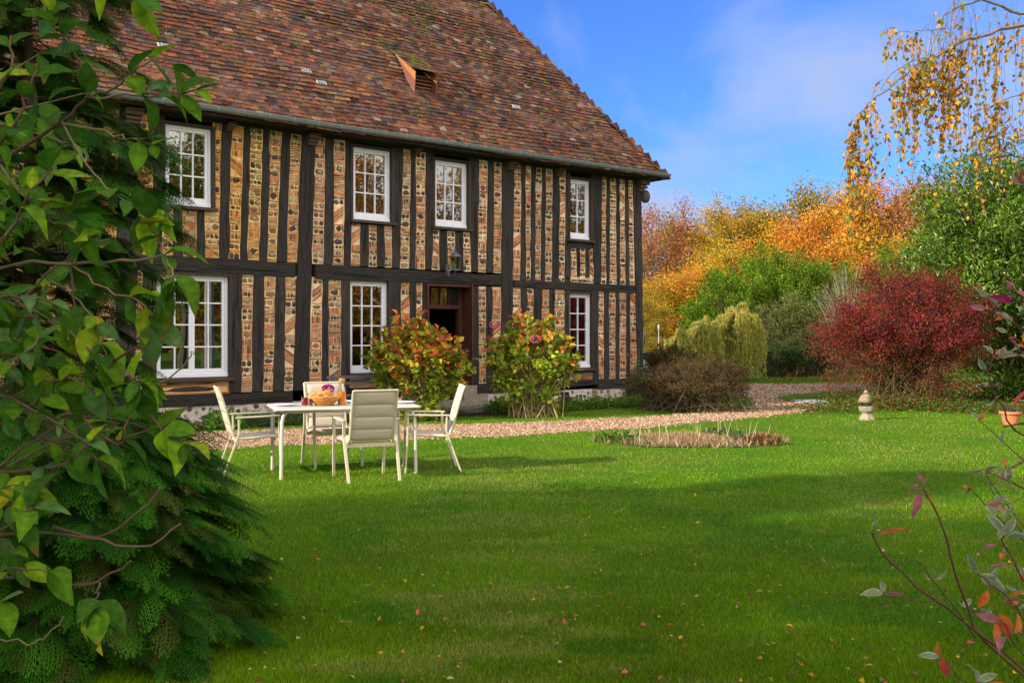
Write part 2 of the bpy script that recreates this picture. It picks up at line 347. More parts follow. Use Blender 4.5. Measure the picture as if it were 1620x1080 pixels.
def post(name, tl, tr, bl, br, z0, z1, y0=-.028, y1=.14, parent=None, m=None):
    """upright of hewn oak: left and right edges at the top and the bottom, with uneven edges"""
    n = max(3, int((z1 - z0) / .22)); mb = MB(); zz = np.linspace(z0, z1, n + 1); t = (zz - z0) / (z1 - z0)
    l = bl + (tl - bl) * t + hr.normal(0, .006, n + 1); r = br + (tr - br) * t + hr.normal(0, .006, n + 1)
    mid = (l + r) / 2 + hr.normal(0, .004, n + 1); yf = y0 + hr.normal(0, .004, n + 1)
    v = []
    for i in range(n + 1): v += [(l[i], y1, zz[i]), (l[i], yf[i] + .008, zz[i]), (l[i] + .012, yf[i], zz[i]), (mid[i], yf[i] - .003, zz[i]), (r[i] - .012, yf[i], zz[i]), (r[i], yf[i] + .008, zz[i]), (r[i], y1, zz[i])]
    f = [[i * 7 + k, i * 7 + k + 1, i * 7 + k + 8, i * 7 + k + 7] for i in range(n) for k in range(6)]
    mb.add(v, f, np.array(WC) * hr.uniform(.75, 1.3)); 
    for b in (0, n * 7): mb.add([v[b + k] for k in range(7)], [[0, 1, 2], [0, 2, 3], [0, 3, 4], [0, 4, 5], [0, 5, 6]], WC)
    for _ in range((int(hr.integers(1, 5)) + (3 if tr - tl > .2 else 0)) if z1 - z0 > .6 else 0):   # drying cracks
        za = hr.uniform(z0 + .02, z1 - .32); zb_ = min(z1 - .02, za + hr.uniform(.25, 1.1)); k = max(3, int((zb_ - za) / .1)); zs = np.linspace(za, zb_, k + 1); fr = hr.uniform(.2, .8); xs = (bl + (tl - bl) * (zs - z0) / (z1 - z0)) * (1 - fr) + (br + (tr - br) * (zs - z0) / (z1 - z0)) * fr + hr.normal(0, .0035, k + 1); wd = .0055 * np.sin(np.linspace(.15, 3, k + 1)) * hr.uniform(.6, 1.5)
        vv = [p for x, z, q in zip(xs, zs, wd) for p in ((x - q, y0 - .0125, z), (x + q, y0 - .0125, z))]; mb.add(vv, [[2 * i, 2 * i + 1, 2 * i + 3, 2 * i + 2] for i in range(k)], (.006, .005, .005))
    return mb.build(name, m or M['wood'], parent or house)
def beam(name, u0, u1, z0a, z1a, z0b, z1b, y0=-.035, y1=.16):
    n = max(4, int((u1 - u0) / .3)); uu = np.linspace(u0, u1, n + 1); t = np.linspace(0, 1, n + 1)
    lo = z0a + (z0b - z0a) * t + hr.normal(0, .008, n + 1); hi = z1a + (z1b - z1a) * t + hr.normal(0, .008, n + 1); yf = y0 + hr.normal(0, .004, n + 1)
    v = []
    for i in range(n + 1): v += [(uu[i], y1, lo[i]), (uu[i], yf[i], lo[i]), (uu[i], yf[i] - .004, (lo[i] + hi[i]) / 2), (uu[i], yf[i], hi[i]), (uu[i], y1, hi[i])]
    f = [[i * 5 + k, i * 5 + k + 1, i * 5 + k + 6, i * 5 + k + 5] for i in range(n) for k in range(4)] + [[4 + i * 5, i * 5, i * 5 + 5, i * 5 + 9] for i in range(n)]
    mb = MB(); mb.add(v, f, np.array(WC) * hr.uniform(.8, 1.2))
    for _ in range(max(2, int((u1 - u0) * 1.6))):
        ua = hr.uniform(u0, u1 - .2); ub = min(u1 - .02, ua + hr.uniform(.25, 1.3)); k = max(3, int((ub - ua) / .1)); us = np.linspace(ua, ub, k + 1); fr = hr.uniform(.2, .8); tt = (us - u0) / (u1 - u0); zc = (z0a + (z0b - z0a) * tt) * (1 - fr) + (z1a + (z1b - z1a) * tt) * fr + hr.normal(0, .003, k + 1); wd = .005 * np.sin(np.linspace(.15, 3, k + 1)) * hr.uniform(.6, 1.5)
        mb.add([p for x, z, q in zip(us, zc, wd) for p in ((x, y0 - .0145, z - q), (x, y0 - .0145, z + q))], [[2 * i, 2 * i + 2, 2 * i + 3, 2 * i + 1] for i in range(k)], (.006, .005, .005))
    for b in (0, n * 5): mb.add([v[b + k] for k in range(5)], [[0, 1, 2], [0, 2, 3], [0, 3, 4]], WC)
    return mb.build(name, M['woodh'], house)
BRICK = [(.56, .21, .08), (.46, .16, .065), (.60, .28, .12), (.34, .13, .07), (.24, .10, .07), (.48, .26, .15)]
BUFF = [(.56, .23, .06), (.46, .17, .05), (.34, .13, .05), (.60, .30, .10)]
FLINT = [(.16, .11, .08), (.10, .078, .072), (.24, .16, .085), (.38, .31, .21), (.24, .14, .08), (.08, .062, .058), (.30, .21, .12), (.075, .06, .06)]
def infill(xl, xr, z0, z1, warm=0., flinty=.5, name='infill_panel', parent=None, ends=None):
    """mortar strip with courses of thin tile, brick and knapped flint.  xl, xr: edge position as a function of z"""
    mb = MB(); rr = hr
    mort = np.array([.84, .66, .46]) * (1 - warm) + np.array([.82, .54, .17]) * warm
    mort = mort * rr.uniform(.8, 1.15) * rr.uniform(.95, 1.05, 3); nz = max(2, int((z1 - z0) / .15)); zz = np.linspace(z0, z1, nz + 1)
    v = []; 
    for z in zz: a, b = xl(z) - .02, xr(z) + .02; v += [(a, 0, z), ((a + b) / 2, -.003 + rr.normal(0, .003), z), (b, 0, z)]
    f = [[i * 3 + k, i * 3 + k + 1, i * 3 + k + 4, i * 3 + k + 3] for i in range(nz) for k in range(2)]
    mb.add(v, f, np.clip(mort * (1 + rr.normal(0, .11, (len(v), 1))), 0, 1))
    bricks = np.array(BRICK) if rr.random() > warm else np.array(BUFF)
    def bc(): return np.clip(bricks[rr.integers(len(bricks))] * rr.uniform(.75, 1.25), 0, 1)
    def piece(cx, cz, hx, hz, ang, col, th=.008):
        c, s_ = math.cos(ang), math.sin(ang); k = [(-hx, -hz), (hx, -hz), (hx, hz), (-hx, hz)]
        j = rr.normal(0, .0038, (4, 2)); p = [(cx + (a + j[i][0]) * c - (b + j[i][1]) * s_, cz + (a + j[i][0]) * s_ + (b + j[i][1]) * c) for i, (a, b) in enumerate(k)]
        y = -th - rr.uniform(0, .006)
        vv = [(a, .003, b) for a, b in p] + [(a, y, b) for a, b in p]
        mb.add(vv, [[4, 5, 6, 7], [0, 1, 5, 4], [1, 2, 6, 5], [2, 3, 7, 6], [3, 0, 4, 7]], col)
    def flint(cx, cz, hx, hz):
        n = rr.integers(7, 11); a = rr.uniform(0, 2 * math.pi / n * .6, n) + np.arange(n) * 2 * math.pi / n + rr.uniform(0, .8)
        q = rr.uniform(.78, 1.18, n) * (1 + .12 * np.abs(np.sin(2 * a))); col = np.array(FLINT[rr.integers(len(FLINT))]) * rr.uniform(.8, 1.35)
        o = np.stack([cx + hx * q * np.cos(a), np.full(n, .002), cz + hz * q * np.sin(a)], 1)
        m = np.stack([cx + hx * .72 * q * np.cos(a), np.full(n, -.014) - rr.uniform(0, .008, n), cz + hz * .72 * q * np.sin(a)], 1)
        v = np.vstack([o, m, [(cx + rr.normal(0, .1) * hx, -.024, cz)]]); k = np.arange(n); k2 = (k + 1) % n
        cc = np.tile(col, (2 * n + 1, 1)); cc[:n] = cc[:n] * .5 + .5 * np.array([.4, .34, .26]) if rr.random() < .5 else cc[:n]
        if rr.random() < .12: cc[-1] = (.5, .47, .42)
        mb.add(v, np.stack([k, k2, n + k2, n + k], 1), np.clip(cc, 0, 1)); mb.add(v, np.stack([n + k, n + k2, np.full(n, 2 * n)], 1), np.clip(cc, 0, 1))
    z = z0 + .012
    while z < z1 - .05:
        a, b = xl(z + .04) + .012, xr(z + .04) - .012; wd = b - a; cx = (a + b) / 2; room = z1 - z
        if wd < .04: z += .05; continue
        k = rr.random()
        if k < flinty:
            h = min(rr.uniform(.065, .115), room); n = max(1, int(round(wd / h * rr.uniform(.7, 1.05)))); side = rr.random() < .3 and wd > .16
            a2, b2 = (a + .03, b - .03) if side else (a, b)
            if side: 
                for s_ in (a + .010, b - .010): piece(s_, z + h / 2, .010, h * .42, 0, bc())
            e = np.linspace(a2, b2, n + 1)
            for i in range(n): flint((e[i] + e[i + 1]) / 2, z + h / 2 + rr.normal(0, .003), (e[i + 1] - e[i]) / 2 * .97, h / 2 * .95)
            z += h + .008
            if rr.random() < .75 and room > h + .04:
                for q in range(rr.integers(1, 3)):
                    c = a + wd * rr.uniform(.3, .7) if rr.random() < .35 else None
                    if c: piece((a + c) / 2, z + .009, (c - a) / 2 - .004, .0085, rr.normal(0, .02), bc()); piece((c + b) / 2, z + .009, (b - c) / 2 - .004, .0085, rr.normal(0, .02), bc())
                    else: piece(cx, z + .009, wd / 2, .0085, rr.normal(0, .02), bc())
                    z += .029
        elif k < flinty + .24:
            for q in range(rr.integers(2, 6)):
                if z > z1 - .03: break
                t = rr.uniform(.0065, .011); c = a + wd * rr.uniform(.25, .75) if rr.random() < .6 else None
                if c: piece((a + c) / 2, z + t, (c - a) / 2 - .004, t, rr.normal(0, .02), bc()); piece((c + b) / 2, z + t, (b - c) / 2 - .004, t, rr.normal(0, .02), bc())
                else: piece(cx, z + t, wd / 2, t, rr.normal(0, .02), bc())
                z += 2 * t + rr.uniform(.011, .018)
        elif k < flinty + .34 and room > .12:
            h = rr.uniform(.09, .13); n = max(2, int(wd / .042)); e = np.linspace(a, b, n + 1)
            for i in range(n): piece((e[i] + e[i + 1]) / 2, z + h / 2, (e[i + 1] - e[i]) / 2 * .74, h / 2, rr.normal(0, .03), bc())
            z += h + .014
        elif k < flinty + .37 and room > .3 and wd < .26:
            h = .2; sgn = 1 if rr.random() < .5 else -1; n = 7
            L_ = wd / 2 / math.cos(.6) * .96; z += wd * .33
            for i in range(n): piece(cx, z + .02 + i * .031, L_, .009, sgn * .6, bc())
            z += n * .031 + wd * .36
        else:
            h = min(rr.uniform(.12, .16), room); flint(cx, z + h / 2, wd / 2 * .72, h / 2 * .72)
            piece(cx, z + .008, wd / 2, .008, 0, bc()); piece(cx, z + h - .008, wd / 2, .008, 0, bc())
            for s_ in (a + .012, b - .012): piece(s_, z + h / 2, .010, h / 2 - .024, 0, bc())
            z += h + .01
    # diagonal pieces may stick out: keep them inside the strip
    for V_ in mb.V[1:]:
        for q in range(len(V_)):
            zq = min(max(V_[q][2], z0), z1); V_[q] = (min(max(V_[q][0], xl(zq) - .004), xr(zq) + .004), V_[q][1], zq)
    return mb.build(name, M['infill'], parent or house)
lin = lambda b, t, z0, z1: (lambda z: b + (t - b) * (z - z0) / (z1 - z0))
def tier(posts, gaps, z0, z1, warmf):
    """posts: (tl,tr,bl,br[,big]) in photograph columns converted to metres; gaps: {index after post: [(za,zb),...] infill spans instead of the full height}"""
    P = [tuple(U(x) for x in p[:4]) + ((p[4],) if len(p) > 4 else (0,)) for p in posts]
    for i, p in enumerate(P):
        if not p[4]: post('timber_post', p[0], p[1], p[2], p[3], z0 + .003, z1 - .003)
        if i + 1 < len(P):
            q = P[i + 1]; a = lin(p[3], p[1], z0, z1); b = lin(q[2], q[0], z0, z1)
            for (s0, s1) in gaps.get(i, [(z0, z1)]):
                infill(a, b, s0, s1, warmf(p[1]), hr.uniform(.38, .62))
up = [(-152, -122, -160, -130, 1), (-90, -74, -98, -82), (-40, -26, -50, -36), (8, 22, 0, 14), (56, 70, 47, 61), (104, 118, 95, 109), (150, 163, 141, 159), (189, 222, 181, 217, 1), (244, 260, 239, 256),
      (350.8, 366, 346, 361), (386, 396, 379, 391), (416, 427, 410, 422), (446, 459, 437, 453), (476.7, 497.5, 470, 494, 1), (515, 528, 512, 526.5), (546, 557.5, 543, 555),
      (619, 637.5, 620, 632), (650, 658, 647, 656.5), (673, 686.5, 672, 683), (741, 757, 745, 756), (771.7, 781, 769, 780), (794, 812.5, 792, 810.5, 1),
      (824.7, 830.5, 823, 832), (840, 846.7, 839, 846), (857.5, 863.5, 855, 861.5), (874.4, 884.4, 873, 883.5), (894.8, 901.6, 893, 902), (935, 952, 939, 950),
      (959, 964, 959, 964), (974.5, 979, 975, 980.5), (988, 993, 989.5, 995), (1000.7, 1013.3, 1003, 1015, 1)]
warmf = lambda u: float(np.clip((U(520) - u) / 2.0, 0, .92))
tier(up, {8: [], 15: [], 18: [], 26: []}, ZB, ZT, warmf)
SU = 3.62                    # under the upper sills
subs = {8: [(274, 289), (311, 324)], 15: [(570, 583), (596, 608)], 18: [(695, 707), (720, 732)], 26: [(912, 917), (926, 932)]}
for i, ps in subs.items():
    l = U(up[i][3]); r = U(up[i + 1][2]); e = [l] + [U(x) for p in ps for x in p] + [r]; zt = SU - (.14 if i == 26 else 0)
    for k in range(0, len(e), 2):
        a = lin(e[k], U(up[i][1]) if k == 0 else e[k], ZB, ZT); b = lin(e[k + 1], U(up[i + 1][0]) if k + 2 == len(e) else e[k + 1], ZB, ZT)
        infill(a, b, ZB, zt, warmf(e[k]) * .6, .5)
    for k in range(1, len(e) - 1, 2): post('short_post', e[k], e[k + 1], e[k], e[k + 1], ZB + .003, zt - .003)
a, b = U(338), U(350.8)      # herringbone strip right of the first window
infill(lambda z: a, lin(U(346), b, ZB, ZT), SU, ZT, .9, .0)
low_z0, low_z1 = .53, 2.58
low = [(-152, -122, -160, -130, 1), (-90, -74, -98, -82), (-20, -6, -28, -14), (40, 54, 32, 46), (90, 104, 82, 96), (140, 154, 132, 146), (186, 216, 180, 212, 1), (226, 240, 224, 238),
       (364, 382.5, 363, 381), (401, 418, 398, 416), (436, 451, 432, 449), (474, 495, 463, 487, 1), (510, 519, 508, 520), (539.7, 552.5, 539.5, 552.5),
       (617, 634, 617, 633), (648, 657.5, 648, 657.5), (667.5, 673, 667.5, 673)]
tier(low, {7: [(low_z0, .74)], 13: []}, low_z0, low_z1, lambda u: .12 if u > U(250) else .5)
low2 = [(748, 756, 748, 757), (768.7, 778, 769, 779), (792, 810, 792, 808, 1), (823, 833, 823, 833), (844, 856.7, 844, 856), (869, 877, 869, 877), (893, 900, 893, 900),
        (936, 946, 937, 946), (955, 963, 955, 963), (973.5, 979, 973.5, 979), (990.5, 996, 990.5, 996), (1006, 1016, 1008, 1016.5, 1)]
tier(low2, {6: [(low_z0, .70)]}, low_z0, 2.53, lambda u: 0.02)
for p, q in ((up[0], low[0]), (up[7], low[6]), (up[13], low[11]), (up[21], low2[2]), (up[31], low2[11])):
    pp = post('main_post', U(p[0]), U(p[1]), U(q[2]), U(q[3]), .53, ZT - .003, -.042, .2)
G2 = .012
beam('middle_beam', U(-122), U(183), 2.60, 2.84, 2.60, 2.84); beam('middle_beam', U(219), U(467) - G2, 2.585, 2.83, 2.57, 2.815)
beam('middle_beam', U(498), U(791), 2.55, 2.815, 2.565, 2.775); beam('middle_beam', U(812), U(1003), 2.535, 2.70, 2.515, 2.69)
# infill between the lowered right beam and the upper strips
for i in range(21, 31): infill(lin(U(up[i][3]), U(up[i][3]), 0, 1), lin(U(up[i + 1][2]), U(up[i + 1][2]), 0, 1), 2.695, ZB + .004, 0, .9)
for i in range(22, 31): post('short_post', U(up[i][2]), U(up[i][3]), U(up[i][2]), U(up[i][3]), 2.702, ZB, y0=-.026)
beam('sill_beam', U(-152), U(463) - .02, .33, .53, .34, .515, -.045); beam('sill_beam', U(488), U(668), .33, .527, .33, .527, -.045)
beam('sill_beam', U(751), U(792), .33, .527, .33, .527, -.045); beam('sill_beam', U(810), U(944), .32, .527, .42, .527, -.045); beam('sill_beam', U(944) + .004, U(1008), .315, .527, .31, .527, -.045)
beam('wall_plate', U(-152), UC, ZT, ZT + .15, ZT, ZT + .15, -.05, .2)
# carved corbels under the eaves
def corbel(u, z0, z1, w_, side=0):
    mb = MB(); n = 6
    for k, (a, b, d) in enumerate([(0, .25, .10), (.25, .45, .15), (.45, .55, .12), (.55, .85, .19), (.85, 1, .23)]):
        za, zb = z0 + (z1 - z0) * a, z0 + (z1 - z0) * b; hw_ = w_ / 2 * (.72 + .28 * b)
        if side: mb.hexa([(u - hw_, -d, za), (u + d, -d * .9, za), (u + d, .05, za), (u - hw_, .05, za), (u - hw_, -d, zb), (u + d, -d * .9, zb), (u + d, .05, zb), (u - hw_, .05, zb)], np.array((.13, .085, .07)) * hr.uniform(.8, 1.2))
        else:
            mb.box(u - hw_, u + hw_, -d, .0, za, zb - .004, np.array((.13, .085, .07)) * hr.uniform(.8, 1.2))
            for q in range(n): mb.tube([(u - hw_ + hw_ * 2 * (q + .5) / n, -d, za + .004), (u - hw_ + hw_ * 2 * (q + .5) / n, -d, zb - .01)], hw_ / n * .7, 5, (.12, .08, .065))
    return mb.build('carved_corbel', M['vcol'], house)
corbel(U(207.5), 4.93, 5.16, .30); corbel(U(360.5), 5.02, 5.14, .14); corbel(U(491), 4.96, 5.16, .23); corbel(U(656), 5.04, 5.16, .13); corbel(U(806), 5.0, 5.16, .24); corbel(U(881), 5.0, 5.16, .2)
corbel(U(1011), 4.90, 5.18, .22, 1); 
mb = MB(); mb.lathe([(0, -.16), (.07, -.14), (.11, -.06), (.115, .02), (.09, .10), (.05, .14), (0, .15)], 10, (.10, .08, .075), (UC + .13, -.04, 4.80)); mb.build('carved_boss', M['vcol'], house, True)
# plinth of flint in white mortar
def plinth(u0, u1, z0, z1, y=-.02, c0=(.62, .58, .54)):
    mb = MB(); mb.box(u0, u1, y, .2, z0, z1, c0); rr = hr
    n = int((u1 - u0) * (z1 - z0) / .0165); P = []
    for _ in range(n * 12):
        p = np.array([rr.uniform(u0 + .05, u1 - .05), rr.uniform(z0 + .04, z1 - .04)])
        if all(abs(p[0] - q[0]) > .105 or abs(p[1] - q[1]) > .095 for q in P): P.append(p)
        if len(P) > n: break
    for p in P:
        k = 7; a = np.arange(k) * 2 * math.pi / k + rr.uniform(0, 1); q = rr.uniform(.75, 1.05, k) * rr.uniform(.032, .055)
        col = np.clip(np.array(FLINT[rr.integers(len(FLINT))]) * rr.uniform(.8, 1.5) + [.02, .01, 0], 0, 1)
        o_ = np.stack([p[0] + q * np.cos(a) * 1.15, np.full(k, y + .002), p[1] + q * np.sin(a)], 1); m_ = o_.copy(); m_[:, 1] = y - .016; m_[:, 0] = p[0] + (m_[:, 0] - p[0]) * .8; m_[:, 2] = p[1] + (m_[:, 2] - p[1]) * .8
        v = np.vstack([o_, m_, [(p[0], y - .024, p[1])]]); i = np.arange(k); j = (i + 1) % k
        mb.add(v, np.stack([i, j, k + j, k + i], 1), col); mb.add(v, np.stack([k + i, k + j, np.full(k, 2 * k)], 1), col)
    mb.build('flint_plinth', M['infill'], house)
plinth(U(-152), U(668), -.02, .325, -.02); plinth(U(770), U(936), -.05, .315); plinth(U(944), U(1012), -.05, .305)
for b_ in ((U(936) + .002, U(944) - .002, -.03, .2, -.05, .315, (.30, .22, .12)), (U(668) + .002, U(673), -.03, .2, -.05, .53, (.30, .27, .23)), (U(732), U(752), -.06, .36, -.05, .50, (.34, .29, .24)), (U(752) + .004, U(770) - .004, -.05, .2, -.05, .325, (.32, .28, .24))):
    mb = MB(); mb.box(*b_); mb.build('foundation_stone', M['stone'], house)
mb = MB(); mb.box(U(664), U(775), -.75, -.062, -.02, .10, (.20, .19, .16)); mb.box(U(673), U(732) - .003, -.06, .45, -.02, .20, (.28, .25, .21)); mb.build('door_step', M['stone'], house)
# brick course under the right-hand window
mb = MB(); e = np.linspace(U(900), U(936), 7)
for i in range(6): mb.box(e[i] + .006, e[i + 1] - .006, -.024, .01, .545, .60, jitc(hr, BRICK, 1)[0])
mb.box(U(899), U(937), -.018, .008, .532, .70, (.2, .15, .11)); mb.build('brick_course', M['infill'], house)

# windows
def window(px0, px1, z0, z1, cols, rows, leafs=1, rec=.085, ledge=True, hinges=()):
    u0, u1 = U(px0), U(px1); y = rec
    wn = MB(); fw = .05; col = (.8, .8, .8)
    def frame(a, b, c, d, w_, ya, yb, wb=None):
        wb = wb or w_
        wn.box(a, a + w_, ya, yb, c, d); wn.box(b - w_, b, ya, yb, c, d); wn.box(a + w_ + .0005, b - w_ - .0005, ya, yb, d - w_, d - .001); wn.box(a + w_ + .0005, b - w_ - .0005, ya, yb, c + .001, c + wb)
    frame(u0, u1, z0, z1, .045, y - .03, y + .05, .075)
    wn.box(u0 + .002, u1 - .002, y - .055, y - .032, z0 + .002, z0 + .055)
    f = wn.build('window', M['white'], house)
    a, b, c, d = u0 + .047, u1 - .047, z0 + .078, z1 - .047
    wl = (b - a) / leafs
    for k in range(leafs):
        s = MB(); wn = s; la, lb = a + wl * k + .002, a + wl * (k + 1) - .002
        frame(la, lb, c, d, .045, y - .018, y + .03, .065)
        ga, gb, gc, gd = la + .045, lb - .045, c + .065, d - .045; mw = .011
        for i in range(1, cols): x = ga + (gb - ga) * i / cols; s.box(x - mw, x + mw, y - .012, y + .028, gc + .0005, gd - .0005)
        xs = [ga] + [ga + (gb - ga) * i / cols for i in range(1, cols)] + [gb]
        for j in range(1, rows):
            z = gc + (gd - gc) * j / rows
            for i in range(cols): s.box(xs[i] + (mw if i else 0) + .0004, xs[i + 1] - (mw if i < cols - 1 else 0) - .0004, y - .010, y + .028, z - mw, z + mw)
        s.build('sash', M['white'], f)
        p = MB(); p.box(ga - .003, gb + .003, y + .012, y + .016, gc - .003, gd + .003); p.build('pane', M['glass'], f)
        # inner lining of the opening
    t = MB(); c_ = (.06, .038, .032)
    t.box(u0 - .055, u0 - .002, -.032, .16, z0 - .0, z1 + .045, c_); t.box(u1 + .002, u1 + .055, -.032, .16, z0, z1 + .045, c_); t.box(u0 - .0015, u1 + .0015, -.030, .16, z1 + .002, z1 + .045, c_)
    t.build('casing', M['redwood2'], f)
    if ledge:
        t = MB(); t.hexa([(u0 - .08, -.10, z0 - .065), (u1 + .08, -.10, z0 - .065), (u1 + .08, .15, z0 - .065), (u0 - .08, .15, z0 - .065), (u0 - .08, -.10, z0 - .02), (u1 + .08, -.10, z0 - .02), (u1 + .08, .15, z0 - .003), (u0 - .08, .15, z0 - .003)], (.06, .045, .04))
        t.build('sill', M['vcol'], f)
    return f
M['redwood2'] = mat('dark_casing', .7, col=(.05, .033, .028), var=.35, vscale=14, stretch=(3, 3, .6), bump=.5)
window(261, 335, 3.69, 5.02, 3, 3); window(558, 618.5, 3.70, 5.06, 3, 3); window(687.5, 740, 3.70, 5.02, 3, 3); window(899, 934, 3.67, 5.0, 2, 3)
window(247, 362, .81, 2.53, 2, 4, 2); window(553, 613.5, .81, 2.545, 3, 4); window(900, 935.5, .80, 2.46, 2, 4)
mb = MB(); mb.box(U(902), U(935), -.03, .1, 3.46, 3.60, WC); mb.build('lintel_block', M['woodh'], house)
infill(lambda z: U(553), lambda z: U(617), .53, .745, 0, .4)
# entrance
mb = MB(); c_ = (.1, .03, .02); D0, D1 = U(673.5), U(747.5); zt = 2.55
mb.box(D0, D0 + .05, -.05, .45, .20, zt, c_); mb.box(D1 - .05, D1, -.05, .45, .50, zt, c_); mb.box(D0 + .051, D1 - .051, -.03, .45, zt - .05, zt - .002, c_)
mb.box(D0 + .051, D0 + .13, .30, .42, .20, zt - .052, c_); mb.box(D1 - .13, D1 - .051, .30, .42, .50, zt - .052, c_)
mb.box(D0 + .131, D1 - .131, .28, .43, 2.06, 2.14, c_); 
e = np.linspace(D0 + .131, D1 - .131, 5)
for x in e[1:-1]: mb.box(x - .012, x + .012, .33, .39, 2.1405, zt - .053, c_)
df = mb.build('door_frame', M['redwood'], house)
mb = MB(); mb.box(D0 + .12, D1 - .12, .36, .364, 2.13, zt - .05); mb.build('transom_pane', M['glass'], df)
mb = MB(); mb.box(D0 + .14, D0 + .19, .46, 1.25, .21, 2.05, (.10, .03, .02)); mb.build('open_door', M['redwood'], house)
# rooms behind the openings: dark floor, ceiling and partition
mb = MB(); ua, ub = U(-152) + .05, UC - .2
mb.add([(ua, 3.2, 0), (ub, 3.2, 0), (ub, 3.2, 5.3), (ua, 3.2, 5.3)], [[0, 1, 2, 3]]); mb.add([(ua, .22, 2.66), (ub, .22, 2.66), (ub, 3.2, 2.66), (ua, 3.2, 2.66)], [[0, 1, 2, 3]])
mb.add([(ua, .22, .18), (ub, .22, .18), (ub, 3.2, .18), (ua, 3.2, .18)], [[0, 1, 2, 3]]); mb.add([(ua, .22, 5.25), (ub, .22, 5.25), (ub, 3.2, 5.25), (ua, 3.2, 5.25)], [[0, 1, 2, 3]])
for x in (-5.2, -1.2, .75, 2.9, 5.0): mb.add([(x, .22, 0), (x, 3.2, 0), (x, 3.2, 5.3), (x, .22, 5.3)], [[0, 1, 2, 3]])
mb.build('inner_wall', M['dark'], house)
# gable end and back wall
mb = MB(); mb.box(UC - .06, UC - .01, .1, DEPTH, 0, ZT, (.5, .4, .3)); mb.box(U(-152), UC - .07, DEPTH - .1, DEPTH, 0, ZT, (.5, .4, .3)); mb.box(U(-152) - .05, U(-152), .0, DEPTH, 0, ZT, (.5, .4, .3)); mb.build('outer_wall', M['infill'], house)
mb = MB()
for y in np.arange(.55, DEPTH, .52): mb.box(UC - .02, UC + .02, y, y + .15, .5, ZT - .01, WC)
mb.box(UC - .02, UC + .03, .21, DEPTH, .32, .5, WC); mb.build('gable_timber', M['wood'], house)

# roof
PT, ET = R(52), R(59); OV = .40; ZE = 5.27
RIDGE = (DEPTH / 2 + OV) * math.tan(PT)
ULEFT = U(-152) - .5
TILE = [(.130, .057, .038), (.180, .070, .038), (.10, .056, .047), (.15, .090, .057), (.062, .042, .037), (.20, .11, .056), (.115, .076, .068)]
def roof_xyz(u, h, side=0): return np.array([u, -OV + h / math.tan(PT), ZE + h])
def tiles(org, eu, es, lmax, smax, lo, hi, seed):
    """lo, hi: limits along eu at slope distance s"""
    rr = np.random.default_rng(seed); nn = np.cross(eu, es); mb = MB(); E, Wd = .112, .168
    org, eu, es = map(np.array, (org, eu, es)); V = []; C = []; rows = int(smax / E)
    for r in range(-1, rows):
        s = r * E; a, b = lo(s), hi(s); n = int((b - a) / Wd) + 1
        if n < 1: continue
        x = a + np.arange(n) * Wd + (r % 2) * Wd / 2 + rr.normal(0, .006, n); x = x[(x > a - .05) & (x < b + .02)]; n = len(x)
        wv = .016 * np.sin(x * 1.3 + r * .21) + .012 * np.sin(x * .43 + r * .55 + 2); sv = s + rr.normal(0, .006, n) + .010 * np.sin(x * .9 + r * .15)
        lift = .032 + rr.normal(0, .004, n); hw2 = Wd / 2 - rr.uniform(.001, .005, n); sk = rr.normal(0, .004, n); tl = rr.normal(0, .003, n)
        def P(dx, ds, dn): return org + np.outer(x + dx, eu) + np.outer(sv + ds, es) + np.outer(wv + dn, nn)
        L_ = .165
        q = [P(-hw2, -sk, lift + tl), P(hw2, sk, lift - tl), P(hw2, L_, .012), P(-hw2, L_, .012), P(-hw2, -sk, lift + tl - .016), P(hw2, sk, lift - tl - .016)]
        V.append(np.stack(q, 1)); 
        c = jitc(rr, TILE, n, .17, [.22, .17, .2, .14, .12, .05, .10])
        c = c * (.8 + .4 * valnoise(np.stack([x, np.full(n, s)], 1) + 20, 1.1, seed))[:, None]; lich = rr.random(n) < .015; c[lich] = c[lich] * .6 + np.array([.38, .34, .30]) * .4
        C.append(c)
    V = np.concatenate(V); C = np.concatenate(C); n = len(V)
    # moss and a paler band near the top right
    cc = np.repeat(C, 6, axis=0); i = np.arange(n)[:, None, None] * 6
    f = (i + np.array([[0, 1, 2, 3], [4, 5, 1, 0], [4, 0, 3, 3], [5, 2, 1, 1]])[:2]).reshape(-1, 4)
    f3 = (i + np.array([[4, 0, 3], [5, 2, 1]])).reshape(-1, 3)
    mb.add(V.reshape(-1, 3), f, cc); mb.add(V.reshape(-1, 3), f3, cc)
    return mb, V, C
es = np.array([0, math.cos(PT), math.sin(PT)]); smax = RIDGE / math.sin(PT)
cote = math.cos(PT) * 0 + math.sin(PT) / math.tan(ET)
org = np.array([0, -OV, ZE]); urc = UC + OV
mb, V, C = tiles(org, (1, 0, 0), es, 0, smax, lambda s: ULEFT, lambda s: urc - s * cote, 4)
roof = mb.build('roof', M['tile'], house)
